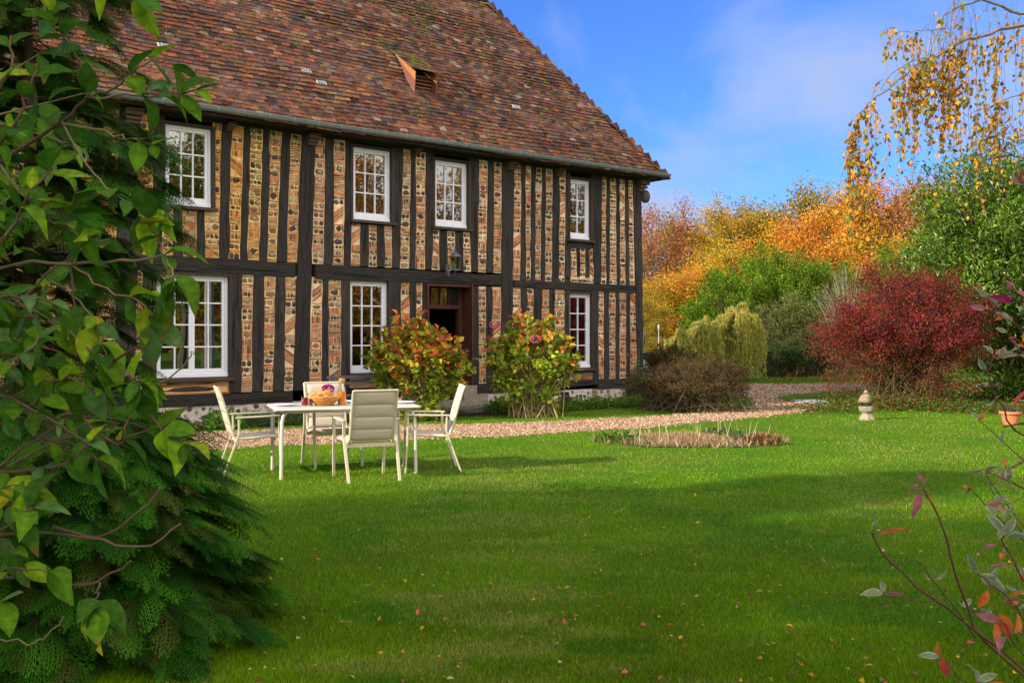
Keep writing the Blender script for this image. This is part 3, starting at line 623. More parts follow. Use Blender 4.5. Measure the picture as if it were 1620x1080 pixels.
# hip slope to the right
tp = math.cos(ET); es2 = np.array([-math.cos(ET), 0, math.sin(ET)]); k2 = math.sin(ET) / math.tan(PT)
mb, V2, C2 = tiles((urc, -OV, ZE), (0, 1, 0), es2, 0, RIDGE / math.sin(ET), lambda s: s * k2, lambda s: DEPTH + 2 * OV - s * k2, 5)
mb.build('hip_slope', M['tile'], house)
mb = MB(); hu = RIDGE / math.tan(ET)
T = lambda u, v, z: (u, v, z - .02)
mb.add([T(ULEFT, -OV, ZE), T(urc, -OV, ZE), T(urc - hu, DEPTH / 2, ZE + RIDGE), T(ULEFT, DEPTH / 2, ZE + RIDGE), T(ULEFT, DEPTH + OV, ZE), T(urc, DEPTH + OV, ZE)], [[0, 1, 2, 3], [3, 2, 5, 4]], (.15, .09, .07))
mb.add([T(urc, -OV, ZE), T(urc, DEPTH + OV, ZE), T(urc - hu, DEPTH / 2, ZE + RIDGE)], [[0, 1, 2]], (.15, .09, .07))
mb.add([(ULEFT, -OV, ZE - .08), (urc, -OV, ZE - .08), (urc, DEPTH + OV, ZE - .08), (ULEFT, DEPTH + OV, ZE - .08)], [[0, 3, 2, 1]], (.035, .025, .02))
mb.box(ULEFT, urc, -OV - .005, -OV + .02, ZE - .10, ZE + .01, (.04, .03, .025)); mb.box(urc - .02, urc + .005, -OV + .02, DEPTH + OV, ZE - .10, ZE + .01, (.04, .03, .025))
mb.build('roof_boards', M['vcol'], house)
mb = MB(); n = int(RIDGE / math.sin(ET) / .17)
for i in range(1, n):
    h = RIDGE * i / n; q0 = np.array([urc - h / math.tan(ET), -OV + h / math.tan(PT), ZE + h]); h2 = h - RIDGE / n * 1.15; q1 = np.array([urc - h2 / math.tan(ET), -OV + h2 / math.tan(PT), ZE + h2])
    d = nrm(q1 - q0); sd = nrm(np.cross(d, (0, 0, 1))); u_ = nrm(np.cross(sd, d)); w_ = .085; c_ = jitc(hr, TILE, 1, .2)[0]
    v = [q0 + u_ * .035, q0 + sd * w_ - u_ * .01, q0 - sd * w_ - u_ * .01, q1 + u_ * .055, q1 + sd * (w_ + .01) + u_ * .01, q1 - sd * (w_ + .01) + u_ * .01, q1 + u_ * .035]
    mb.add(v, [[0, 1, 4, 3], [0, 3, 5, 2]], c_); mb.add(v, [[3, 4, 6], [3, 6, 5]], c_ * .7)
mb.build('hip_capping', M['tile'], house)
mb = MB(); zr = ZE + RIDGE
for x in np.arange(ULEFT, urc - hu, .32): mb.tube([(x, DEPTH / 2, zr - .03), (x + .33, DEPTH / 2, zr - .02)], [.10, .11], 8, jitc(hr, TILE, 1, .15)[0], False)
mb.build('ridge_capping', M['tile'], house)
# moss cushions and lichen on the tiles
def on_roof(px, py):
    r_ = np.array([(px - 810) / FPX, 1, (HOR - py) / FPX]); A = np.array([r_, [-HD[0], -HD[1], 0], [HN[0] / math.tan(PT), HN[1] / math.tan(PT), -1]]).T
    # P0 - v HN with v = -OV + h/tan
    b = np.array([P0[0] + OV * HN[0], P0[1] + OV * HN[1], ZE - H]); t, u, h = np.linalg.solve(A, b); return u, h
mb = MB(); rr = np.random.default_rng(8); P = []
for (px, py, sx, sy, n) in [(655, 10, 20, 12, 60), (665, 40, 14, 14, 45), (720, 12, 25, 14, 60), (755, 35, 20, 15, 45), (790, 65, 30, 25, 60), (800, 125, 30, 20, 40), (775, 135, 12, 6, 25), (845, 128, 12, 6, 14), (850, 180, 40, 20, 25), (930, 230, 40, 15, 25),
                            (655, 181, 5, 3, 10), (740, 225, 40, 8, 18), (610, 75, 12, 8, 30), (670, 55, 15, 15, 20), (560, 40, 60, 30, 30), (490, 20, 20, 12, 20), (780, 160, 12, 8, 20), (390, 60, 60, 30, 20), (620, 215, 30, 6, 14)]:
    for _ in range(n):
        u, h = on_roof(px + rr.normal(0, sx), max(py + rr.normal(0, sy), -20)); s = h / math.sin(PT); s = round(s / .112) * .112 + rr.uniform(-.012, .02)
        if s < 0 or u > urc - s * cote - .1: continue
        c = org + np.array([u, 0, 0]) + es * s + np.cross((1, 0, 0), es) * .03; r_ = rr.uniform(.02, .055)
        col = jitc(rr, [(.09, .10, .02), (.06, .07, .015), (.14, .13, .03)], 1, .2)[0]
        k = 6; a = np.arange(k) * math.pi / 3 + rr.uniform(0, 1); q = rr.uniform(.7, 1.2, k)
        v = [c + np.array([1.6, 0, 0]) * r_ * math.cos(t) * w_ + es * r_ * .6 * math.sin(t) * w_ for t, w_ in zip(a, q)] + [c + np.cross((1, 0, 0), es) * r_ * .5]
        mb.add(v, [[i, (i + 1) % k, k] for i in range(k)], col)
tag(mb.build('moss', mat('moss', .95, bump=.8, bscale=120, var=.3, vscale=60), roof), kind='stuff')
mb = MB()
for px, py in ((257, 76), (483, 115), (815, 172), (507, 134)):
    u, h = on_roof(px, py); c = roof_xyz(u, h) + np.cross((1, 0, 0), es) * .05
    mb.obox(c, [(1, 0, 0), es, np.cross((1, 0, 0), es)], (.10, .05, .006), (.42, .45, .48)); 
    for k in (-1, 0, 1): mb.obox(c + np.array([k * .055, 0, 0]), [(1, 0, 0), es, np.cross((1, 0, 0), es)], (.014, .035, .009), (.12, .13, .14))
mb.build('vent_tile', M['vcol'], house)
# small louvred dormer
u0, h0 = on_roof(655.5, 150); u1, _ = on_roof(687.5, 152.5); b0 = roof_xyz(u0, h0); hh = .46; HP = R(36); dd = hh / (math.tan(PT) - math.tan(HP))
yb, zb = b0[1], b0[2]; yt, zt_ = yb + dd, zb + dd * math.tan(PT); sh = -.10   # the hood leans out over the front
dm = MB(); 
pts_ = lambda u: [(u, yb, zb - .02), (u, yb + sh * .4, zb + hh), (u, yt, zt_)]
for u in (u0, u1):
    mid = (u, yb + dd * .45, zb + hh * .45 + dd * .45 * .6)
    a_, b_, c_ = [np.array(q) for q in pts_(u)]; m_ = a_ * .35 + b_ * .65; m2 = c_
    for (p, q, r_, col) in ((m_, b_, c_, (.34, .145, .035)), (a_, m_, c_, (.17, .06, .038))):
        w_ = np.array([.014, 0, 0]); v = [p, q, r_, p + w_, q + w_, r_ + w_]; dm.add(v, [[0, 1, 2], [3, 5, 4]], col); dm.add(v, [[0, 3, 4, 1], [1, 4, 5, 2], [2, 5, 3, 0]], col)
dorm = dm.build('dormer_cheek', M['vcol'], house)
lv = MB()
for i in range(6): z = zb + .04 + i * .072; lv.hexa([(u0 + .016, yb + .10, z), (u1 - .002, yb + .10, z), (u1 - .002, yb + .16, z + .05), (u0 + .016, yb + .16, z + .05), (u0 + .016, yb + .10, z + .012), (u1 - .002, yb + .10, z + .012), (u1 - .002, yb + .16, z + .062), (u0 + .016, yb + .16, z + .062)], (.16, .07, .03))
lv.build('louvre', M['vcol'], house)
lv = MB(); nl = np.cross((1, 0, 0), nrm((0, dd, dd * math.tan(HP)))); n2 = 5; eu = nrm(np.array([0, yt + .12 - (yb - .1), zt_ + .06 - (zb + hh - .0)]))
st = np.array([0, yb - .09, zb + hh + .01]); L_ = np.linalg.norm([yt - yb + .15, zt_ - zb - hh])
for r_ in range(10):
    for k in range(5):
        x = u0 - .07 + (u1 - u0 + .14) * (k + .5) / 5; s = r_ * L_ / 10
        lv.obox(st + np.array([x, 0, 0]) + eu * (s + .07) + nl * (.03 - .0), [(1, 0, 0), nrm(eu - nl * .12), nrm(nl + eu * .12)], ((u1 - u0 + .14) / 10 - .003, .08, .007), jitc(hr, TILE + [(.09, .10, .02), (.12, .12, .03), (.16, .15, .04)], 1)[0])
lv.build('dormer_roof', M['tile'], house)
# zinc gutter with joints and brackets
gm = MB(); rG = .075; a = np.linspace(math.pi, 2 * math.pi, 9); gy, gz = -OV - .07, ZE + .02
U0, U1 = ULEFT, urc + .07
def gut(p0, p1, rad, mbb):
    v = []; 
    for p in (p0, p1): v += [np.array(p) + np.array([0, rad * math.cos(t), rad * math.sin(t)]) for t in a]
    mbb.add(v, [[i, i + 1, i + 10, i + 9] for i in range(8)], (.2, .24, .25))
gut((U0, gy, gz), (U1, gy, gz), rG, gm); gut((U0, gy, gz), (U1, gy, gz), rG - .004, gm)
gm.tube([(U0, gy - rG, gz), (U1, gy - rG, gz)], .008, 6, (.2, .24, .25)); v = [(U1, gy + rG * math.cos(t), gz + rG * math.sin(t)) for t in a]; gm.add(v, [[0, i, i + 1] for i in range(1, 8)], (.2, .24, .25))
gm.hexa([(urc - .02, -OV - .01, gz - .07), (urc + .09, -OV - .01, gz - .03), (urc + .09, DEPTH + OV, gz - .03), (urc - .02, DEPTH + OV, gz - .07), (urc - .02, -OV - .01, gz), (urc + .10, -OV - .01, gz), (urc + .10, DEPTH + OV, gz), (urc - .02, DEPTH + OV, gz)], (.2, .24, .25))
gt = gm.build('gutter', M['zinc'], house)
for p in gt.data.polygons: p.use_smooth = len(p.vertices) == 4
for x in np.arange(U0 + .3, U1, .46):
    b = MB()
    for dx in (0,): gut((x, gy, gz), (x + .012, gy, gz), rG + .004, b)
    b.tube([(x + .006, gy - rG - .004, gz), (x + .006, gy - rG + .02, gz + .012)], .006, 5)
    b.build('gutter_joint', M['zjoint'] if 'zjoint' in M else M.setdefault('zjoint', mat('zinc_joint', .4, col=(.42, .47, .48), metal=.2)), gt)
# wall lantern above the door: a thing of its own
def wall_lantern():
    x = U(719.5) - .20; c = hw(x, -.30, 2.80); o = empty('wall_lantern', tuple(c), math.atan2(HD[1], HD[0]), 'grey metal wall lantern with glass sides above the open front door', 'lantern')
    m = mat('aged_metal', .45, col=(.13, .15, .18), metal=.4, var=.2)
    b = MB(); b.lathe([(0, .44), (.012, .43), (.012, .40), (.03, .39), (.02, .375), (.05, .355), (.075, .33), (.13, .285), (.135, .275), (.11, .27)], 12); b.build('lantern_roof', m, o)
    b = MB()
    for k in range(6): t = k * math.pi / 3; b.tube([(.08 * math.cos(t), .08 * math.sin(t), .02), (.105 * math.cos(t), .105 * math.sin(t), .275)], .006, 5)
    b.lathe([(0, 0), (.085, 0), (.09, .012), (.085, .024), (0, .024)], 12); b.lathe([(0, -.045), (.02, -.03), (.03, 0)], 8); b.build('cage', m, o)
    b = MB(); b.lathe([(.078, .026), (.101, .272)], 6); b.build('glass', M['glass'], o)
    b = MB(); b.tube([(0, 0, .026), (0, 0, .13)], .013, 8); b.build('candle', M['white'], o)
    b = MB(); q = [(0, 0, -.03), (0, .04, -.10), (0, .12, -.13), (0, .21, -.10), (0, .262, .02)]; b.tube(q, .012, 6); b.obox((0, .267, .03), np.eye(3), (.045, .005, .11)); b.build('bracket', m, o)
wall_lantern()
# ---------------------------------------------------------------- garden furniture
M['alu'] = mat('cream_lacquer', .4, col=(.60, .54, .41), var=.04, vscale=6, spec=.5)
M['alu_w'] = mat('pale_lacquer', .38, col=(.64, .61, .54), var=.03, vscale=6, spec=.5)
M['mesh'] = mat('padded_fabric', .85, col=(.58, .50, .41), var=.1, vscale=160, bump=.15, bscale=400)
M['seam'] = mat('seam_thread', .9, col=(.17, .145, .115))
def chair(loc, rz, label):
    o = empty('garden_chair', loc, rz, label, 'chair', 'garden chairs around the table'); hwd = .265
    def leg(pts, w_=.032):
        m = MB(); pts = np.array(pts)
        for p, q in zip(pts[:-1], pts[1:]): m.bar(p, q + nrm(q - p) * .006, w_ * .62, w_, (.6, .56, .46), up=(0, 1, 0))
        x = m.build('leg', M['alu'], o); bv = x.modifiers.new('bevel', 'BEVEL'); bv.width = .004; bv.segments = 2; return x
    for s in (-1, 1):
        leg([(.285, s * (hwd + .01), 0), (.262, s * (hwd + .015), .36), (.255, s * (hwd + .015), .625)])
        leg([(-.33, s * (hwd + .005), 0), (-.20, s * (hwd + .012), .36), (-.165, s * (hwd + .015), .46), (-.17, s * (hwd + .015), .62)])
        a = MB(); a.hexa([(-.20, s * hwd - .005, .622), (.27, s * hwd - .005, .632), (.27, s * hwd + .04, .632), (-.20, s * hwd + .04, .622), (-.20, s * hwd - .005, .640), (.27, s * hwd - .005, .652), (.27, s * hwd + .04, .652), (-.20, s * hwd + .04, .640)] if s > 0 else
                        [(-.20, s * hwd - .04, .622), (.27, s * hwd - .04, .632), (.27, s * hwd + .005, .632), (-.20, s * hwd + .005, .622), (-.20, s * hwd - .04, .640), (.27, s * hwd - .04, .652), (.27, s * hwd + .005, .652), (-.20, s * hwd + .005, .640)])
        x = a.build('armrest', M['alu'], o); bv = x.modifiers.new('bevel', 'BEVEL'); bv.width = .006; bv.segments = 2
    rail = np.array([(.26, .415), (.10, .412), (-.10, .40), (-.185, .40), (-.222, .44), (-.255, .55), (-.30, .72), (-.355, .90), (-.375, .945)])
    f = MB()
    for s in (-1, 1): f.tube([(x, s * .235, z) for x, z in rail], .013, 8)
    f.tube([(rail[0][0], -.235, rail[0][1]), (rail[0][0], .235, rail[0][1])], .012, 8); f.tube([(rail[-1][0], -.235, rail[-1][1]), (rail[-1][0], .235, rail[-1][1])], .013, 8)
    f.bar((-.17, -hwd, .37), (-.17, hwd, .37), .02, .035); f.bar((.235, -hwd, .385), (.235, hwd, .385), .02, .03)
    f.build('frame', M['alu'], o, False)
    def pad(name, path, quilt):
        m = MB(); path = np.array(path); L_ = np.concatenate([[0], np.cumsum(np.linalg.norm(np.diff(path, axis=0), axis=1))]); n = 25
        t = np.linspace(0, L_[-1], n); x = np.interp(t, L_, path[:, 0]); z = np.interp(t, L_, path[:, 1]); d = np.gradient(np.stack([x, z], 1), axis=0); d = nrm(d); nn = np.stack([-d[:, 1], d[:, 0]], 1)
        V = []; ny = 9; ys = np.linspace(-.228, .228, ny)
        for side in (1, -1):
            for i in range(n):
                q = abs(math.sin(math.pi * quilt * i / (n - 1))) ** .22 if quilt else 1
                for y in ys:
                    e = (1 - (abs(y) / .228) ** 6); th = (.003 + .015 * q * e); V.append((x[i] + nn[i][0] * th * side, y, z[i] + nn[i][1] * th * side))
        f = []
        for s_ in (0, 1):
            b = s_ * n * ny
            for i in range(n - 1):
                for j in range(ny - 1):
                    q = [b + i * ny + j, b + i * ny + j + 1, b + (i + 1) * ny + j + 1, b + (i + 1) * ny + j]; f.append(q if s_ == 0 else q[::-1])
        B = n * ny
        for i in range(n - 1): f += [[i * ny, (i + 1) * ny, B + (i + 1) * ny, B + i * ny], [i * ny + ny - 1, B + i * ny + ny - 1, B + (i + 1) * ny + ny - 1, (i + 1) * ny + ny - 1]]
        for j in range(ny - 1): f += [[j, B + j, B + j + 1, j + 1], [(n - 1) * ny + j, (n - 1) * ny + j + 1, B + (n - 1) * ny + j + 1, B + (n - 1) * ny + j]]
        m.add(V, f); pd_ = m.build(name, M['mesh'], o, True)
        if quilt > 2:
            for k in range(1, quilt):
                j = (n - 1) * k // quilt; sm = MB()
                for side in (1, -1): c_ = np.array([x[j] + nn[j][0] * .0058 * side, 0, z[j] + nn[j][1] * .0058 * side]); sm.tube([c_ + [0, -.21, 0], c_ + [0, .21, 0]], .0032, 5)
                sm.build('seam', M['seam'], pd_)
    pad('seat', [(.255, .425), (.10, .418), (-.10, .408), (-.16, .41)], 2)
    pad('backrest', [(-.205, .425), (-.225, .47), (-.255, .55), (-.30, .72), (-.355, .90), (-.37, .935)], 4)
    return o
TA = R(20); TC = np.array([-1.875, 11.06])
chair((-2.87, 10.97, 0), R(22), 'cream garden chair at the left end of the table seen from its side')
chair((-.93, 11.22, 0), R(189), 'cream garden chair at the right end of the table below the red and green bush')
chair((-1.545, 10.53, 0), R(114), 'cream garden chair in front of the table with its quilted back to the lawn')
chair((-2.10, 11.62, 0), R(-64), 'cream garden chair behind the table, facing out from the house')
tb = empty('garden_table', (TC[0], TC[1], 0), TA, 'pale rectangular garden table on the lawn laid for breakfast', 'table')
m = MB(); 
def rrect(hx, hy, r, k=6):
    p = []
    for cx, cy, a0 in ((hx - r, hy - r, 0), (-hx + r, hy - r, 90), (-hx + r, -hy + r, 180), (hx - r, -hy + r, 270)):
        for i in range(k + 1): a = R(a0 + 90 * i / k); p.append((cx + r * math.cos(a), cy + r * math.sin(a)))
    return np.array(p)
ring_ = [(0.755, .43, .712), (.775, .45, .716), (.785, .46, .728), (.778, .453, .741), (.76, .435, .744)]
rings = [np.hstack([rrect(a, b, .05), np.full((28, 1), z)]) for a, b, z in ring_]
V = np.vstack(rings); n = 28; k = np.arange(n); f = np.concatenate([np.stack([i * n + k, i * n + (k + 1) % n, (i + 1) * n + (k + 1) % n, (i + 1) * n + k], 1) for i in range(4)])
m.add(V, f); V2 = np.vstack([rings[0], [(0, 0, .712)], rings[4], [(0, 0, .744)]]); m.add(V2, [[(i + 1) % n, i, n] for i in range(n)] + [[n + 1 + i, n + 1 + (i + 1) % n, 2 * n + 1] for i in range(n)])
m.build('table_top', M['alu_w'], tb)
for sx in (-1, 1):
    for sy in (-1, 1):
        m = MB(); q = [(sx * .725, sy * .40, 0), (sx * .72, sy * .395, .45), (sx * .715, sy * .39, .60), (sx * .70, sy * .38, .66), (sx * .665, sy * .35, .698), (sx * .60, sy * .31, .706)]
        m.tube(q, .019, 10); m.build('leg', M['alu_w'], tb, True)
m = MB()
for sy in (-1, 1): m.bar((-.62, sy * .31, .697), (.62, sy * .31, .697), .03, .028)
for sx in (-1, 1): m.bar((sx * .62, -.294, .697), (sx * .62, .294, .697), .03, .026)
m.build('apron', M['alu_w'], tb)
def tp(x, y, z=.745):
    c, s = math.cos(TA), math.sin(TA); return (TC[0] + x * c - y * s, TC[1] + x * s + y * c, z)
def onpx(px, dv=0):
    """x on the table for a photograph column along the table's middle line + dv"""
    t = (px - 810) / FPX; c, s = math.cos(TA), math.sin(TA)
    bx, by = TC[0] - dv * s, TC[1] + dv * c; return (t * by - bx) / (c - t * s)
# basket of croissants
M['wicker'] = mat('wicker', .6, var=.35, vscale=60, bump=.6, bscale=120)
M['crust'] = mat('crust', .5, var=.35, vscale=25, bump=.4, bscale=60, spec=.4)
bx = onpx(513, -.08); bo = empty('bread_basket', tp(bx, -.08), TA, 'round wicker basket filled with croissants at the middle of the table', 'basket')
m = MB(); rr = np.random.default_rng(3); rows = 11
for i in range(rows):
    z = .006 + i * .0085; t = z / .1; rad = .085 + .075 * math.sin(t * 1.45); a = np.linspace(0, 2 * math.pi, 41)
    q = [((rad + .004 * math.sin(20 * th + i * math.pi)) * math.cos(th), (rad + .004 * math.sin(20 * th + i * math.pi)) * math.sin(th), z) for th in a]; m.tube(q, .0048, 5, jitc(rr, [(.62, .28, .06), (.52, .22, .045)], 1, .1)[0], False)
for k in range(20):
    th = 2 * math.pi * (k + .5) / 20; m.tube([((.085 + .075 * math.sin(z / .1 * 1.45)) * math.cos(th), (.085 + .075 * math.sin(z / .1 * 1.45)) * math.sin(th), z) for z in np.linspace(0, .1, 6)], .0035, 4, (.5, .24, .07), False)
a = np.linspace(0, 2 * math.pi, 41); m.tube([((.162) * math.cos(t), (.162) * math.sin(t), .1 + .004 * math.sin(14 * t)) for t in a], .008, 6, (.66, .34, .10), False); m.lathe([(0, .006), (.088, .006)], 20, (.4, .2, .05))
m.build('basket_body', M['wicker'], bo, True)
def croissant(loc, rot, s, gl):
    m = MB(); n = 26; t = np.linspace(-1, 1, n); ang = t * 1.25; Rr = .052 * s
    pts = np.stack([Rr * np.cos(ang) - Rr * .6, Rr * np.sin(ang) * 1.25, np.zeros(n)], 1); rad = s * (.006 + .021 * (1 - t ** 2)) * (1 + .13 * np.sign(np.sin(t * 13)))
    cc = (.62, .27, .06) if rr.random() < .6 else (.72, .37, .12); m.tube(pts, rad, 10, cc); o = m.build('croissant', M['crust'], None, True)
    o.location = loc; o.rotation_euler = rot; tag(o, gl, 'croissant', 'croissants heaped in the wicker basket'); return o
cl = 'golden crescent croissant heaped with others in the wicker basket on the table'
for i, (dx, dy, dz, rz) in enumerate([(-.09, -.05, .098, .3), (-.03, -.09, .10, 1.9), (.05, -.085, .10, 2.6), (.10, -.03, .10, 4.0), (.09, .06, .10, 5.2), (0, .10, .10, .9), (-.08, .06, .10, 2.2), (-.03, 0, .125, 1.2), (.055, .0, .128, 3.6), (0, -.05, .128, 5.6)]):
    p = tp(bx + dx, -.08 + dy, .745 + dz); croissant(p, (rr.uniform(-.3, .3), rr.uniform(-.3, .3), rz), 1.25, cl)
# carafe of orange juice
def clear_glass():
    m = bpy.data.materials.new('clear_glass'); m.use_nodes = True; n = m.node_tree.nodes; n.clear(); l = m.node_tree.links.new
    o = n.new('ShaderNodeOutputMaterial'); mx = n.new('ShaderNodeMixShader'); t = n.new('ShaderNodeBsdfTransparent'); g = n.new('ShaderNodeBsdfGlossy'); g.inputs['Roughness'].default_value = .03
    t.inputs[0].default_value = (.86, .9, .92, 1); fr = n.new('ShaderNodeLayerWeight'); fr.inputs[0].default_value = .35
    l(fr.outputs['Facing'], mx.inputs[0]); l(t.outputs[0], mx.inputs[1]); l(g.outputs[0], mx.inputs[2]); l(mx.outputs[0], o.inputs[0]); return m
M['clear'] = clear_glass(); M['juice'] = mat('juice', .3, col=(.95, .26, .008), spec=.5); M['cork'] = mat('cork', .8, col=(.5, .24, .10), var=.3, vscale=60)
cx = onpx(541, -.06); co = empty('juice_carafe', tp(cx, -.06), 0, 'glass carafe of orange juice with a cork stopper beside the basket', 'carafe')
m = MB(); m.lathe([(0, .0), (.046, .0), (.048, .01), (.048, .15), (.044, .18), (.031, .22), (.029, .235), (.032, .25)], 24); m.build('carafe_body', M['clear'], co, True)
m = MB(); m.lathe([(0, .003), (.0455, .003), (.0455, .148), (0, .148)], 24); m.build('juice', M['juice'], co)
m = MB(); m.lathe([(0, .235), (.025, .235), (.027, .255), (.034, .258), (.035, .285), (.028, .292), (0, .293)], 18); m.build('cork_stopper', M['cork'], co)
def tumbler(px, dv, label, liq, hl=.07, rad=.032, h=.10, grp=None):
    o = empty('drinking_glass', tp(onpx(px, dv), dv), 0, label, 'glass', grp)
    m = MB(); m.lathe([(0, 0), (rad * .85, 0), (rad, .012), (rad * 1.05, h)], 18); m.build('glass_body', M['clear'], o, True)
    m = MB(); m.lathe([(0, .003), (rad * .8, .003), (rad * .93, .014), (rad * .98, hl), (0, hl)], 18); m.build('drink', liq, o)
tumbler(573, .12, 'small glass of orange juice just behind the carafe, left of the front chair', M['juice'], .06, .03, .085)
tumbler(632, .10, 'small glass of orange juice near the right end of the table', M['juice'], .05, .03, .08)
M['berry'] = mat('berry_juice', .3, col=(.33, .02, .04)); M['jam'] = mat('red_jam', .3, col=(.22, .012, .012))
tumbler(482, -.02, 'glass of dark pink drink left of the bread basket', M['berry'], .085, .036, .10)
tumbler(491, -.12, 'dark red jam glass touching the bread basket', M['jam'], .075, .026, .08)
def plate(px, dv, label, rad=.125, grp='white plates laid on the table'):
    o = empty('plate', tp(onpx(px, dv), dv, .7455), 0, label, 'plate', grp)
    m = MB(); m.lathe([(0, .002), (rad * .6, .002), (rad * .7, .010), (rad, .020), (rad, .023), (rad * .68, .014), (rad * .6, .006), (0, .006)], 32); m.build('rim', M['white'], o, True)
plate(452, -.02, 'white plate at the left end of the table'); plate(600, .06, 'white plate right of the carafe, partly behind the front chair'); plate(560, .27, 'white plate on the far side of the table behind the carafe'); plate(640, -.05, 'white plate at the right end of the table')
for px, dv, rz in ((470, -.12, .3), (648, .0, 1.2)):
    o = empty('table_knife', tp(onpx(px, dv), dv, .747), TA + rz, ('steel table knife beside the left plate' if px < 500 else 'steel table knife beside the right plate'), 'knife', 'table knives')
    m = MB(); m.bar((-.1, 0, .003), (-.01, 0, .003), .014, .006); m.build('handle', M['zinc'], o); m = MB(); m.bar((-.009, 0, .003), (.1, 0, .003), .018, .002); m.build('blade', M['zinc'], o)
p = tp(onpx(519, .2), .2); fl = empty('flower_posy', p, 0, 'small posy of magenta flowers behind the bread basket on the table', 'flowers')
m = MB(); m.lathe([(0, 0), (.03, 0), (.035, .07), (.028, .09), (.032, .10)], 16); m.build('vase', M['white'], fl)
m = MB(); n = 380; d = nrm(rr.normal(0, 1, (n, 3)) + [0, 0, .6]); P = d * .045 * [1.25, 1.25, .8] + [0, 0, .165]; m.leaves(P, d + rr.normal(0, .4, (n, 3)), rr.normal(0, 1, (n, 3)), .022, .02, jitc(rr, [(.55, .03, .28), (.7, .10, .42), (.35, .01, .2)], n, .15)); m.build('petals', M['petal'], fl)
m = MB(); n = 40; d = nrm(rr.normal(0, 1, (n, 3)) * [1, 1, .4] + [0, 0, -.1]); m.leaves(np.zeros((n, 3)) + [0, 0, .115] + d * .02, d, (0, 0, 1), .05, .022, jitc(rr, [(.12, .22, .03)], n)); m.build('leaves', M['leaf'], fl)
# old bench against the wall
bn = empty('wooden_bench', tuple(hw(U(553), -.55)), math.atan2(HD[1], HD[0]), 'weathered grey wooden bench against the wall behind the table', 'bench')
gw = mat('weathered_wood', .9, col=(.16, .15, .16), var=.4, vscale=8, stretch=(.4, 6, 6), bump=.8, bscale=14)
for k in range(2): m = MB(); m.box(-.66, .66, .20, .225, .62 + k * .11, .67 + k * .11); m.build('back_slat', gw, bn)
m = MB(); m.box(-.66, .66, -.16, -.02, .42, .45); m.box(-.66, .66, 0, .14, .42, .45); m.build('seat', gw, bn)
for x in (-.58, .52):
    m = MB(); m.box(x, x + .06, .15, .199, 0, .76); m.build('leg', gw, bn); m = MB(); m.box(x, x + .06, -.14, -.09, 0, .419); m.build('leg', gw, bn)
# stone lantern on the lawn
sp = gp(1371, 664); so = empty('stone_lantern', tuple(sp), .35, 'small weathered stone garden lantern with a mossy domed roof on the lawn', 'stone lantern')
so.rotation_euler = (0, -.035, .35)
cst = mat('cast_stone', .92, var=.3, vscale=22, bump=.9, bscale=60); mo = (.10, .11, .03)
m = MB(); m.lathe([(0, -.02), (.145, -.02), (.148, .02), (.105, .09), (.085, .115), (.085, .13)], 6, (.33, .29, .23)); m.build('base', cst, so)
m = MB(); m.lathe([(.085, .131), (.11, .15), (.13, .18), (.135, .24), (.13, .250), (0, .250)], 8, (.32, .28, .23)); m.build('bowl', cst, so)
for k in range(6): t = k * math.pi / 3; m = MB(); m.tube([(.088 * math.cos(t), .088 * math.sin(t), .250), (.088 * math.cos(t), .088 * math.sin(t), .330)], .008, 5, (.03, .03, .03)); m.build('window_bar', M['vcol'], so)
m = MB(); m.lathe([(.082, .251), (.082, .328)], 6); m.build('glass', M['glass'], so); m = MB(); m.tube([(0, 0, .262), (0, 0, .30)], .02, 8); m.build('candle', M['white'], so)
m = MB(); m.lathe([(0, .318), (.125, .318), (.135, .328), (.128, .37), (.105, .42), (.07, .455), (.03, .472), (0, .474)], 12, (.30, .22, .13)); V0 = m.V[0]; cc = m.C[0].copy(); cc[(V0[:, 0] * .8 - V0[:, 1] * .4) > .04] = mo; m.C[0] = cc; m.build('roof', cst, so, True)
m = MB(); m.lathe([(0, .468), (.022, .470), (.02, .482), (.042, .490), (.042, .50), (.022, .522), (.006, .543), (0, .545)], 12, (.32, .29, .24)); m.build('finial', cst, so, True)
# terracotta pot
q = gp(1599, 671); po = empty('terracotta_pot', tuple(q), 0, 'orange terracotta pot with a wide rim and small plant at the lawn edge', 'flower pot')
m = MB(); prof = [(0, 0), (.12, 0), (.155, .17), (.16, .175), (.185, .18), (.19, .21), (.185, .225), (.165, .225), (.155, .2), (0, .2)]; m.lathe(prof, 24, (.55, .20, .09)); m.build('pot_body', mat('terracotta', .8, var=.15, vscale=12, bump=.5, bscale=30, stretch=(1, 1, .2)), po)
m = MB(); n = 260; d = nrm(np.stack([rr.normal(0, .6, n), rr.normal(0, .6, n), rr.uniform(.5, 1.3, n)], 1)); m.leaves(np.stack([rr.normal(0, .06, n), rr.normal(0, .06, n), np.full(n, .2)], 1), d, rr.normal(0, 1, (n, 3)), rr.uniform(.08, .17, n), .014, jitc(rr, [(.10, .13, .06), (.14, .16, .08)], n)); m.build('plant', M['leaf'], po)
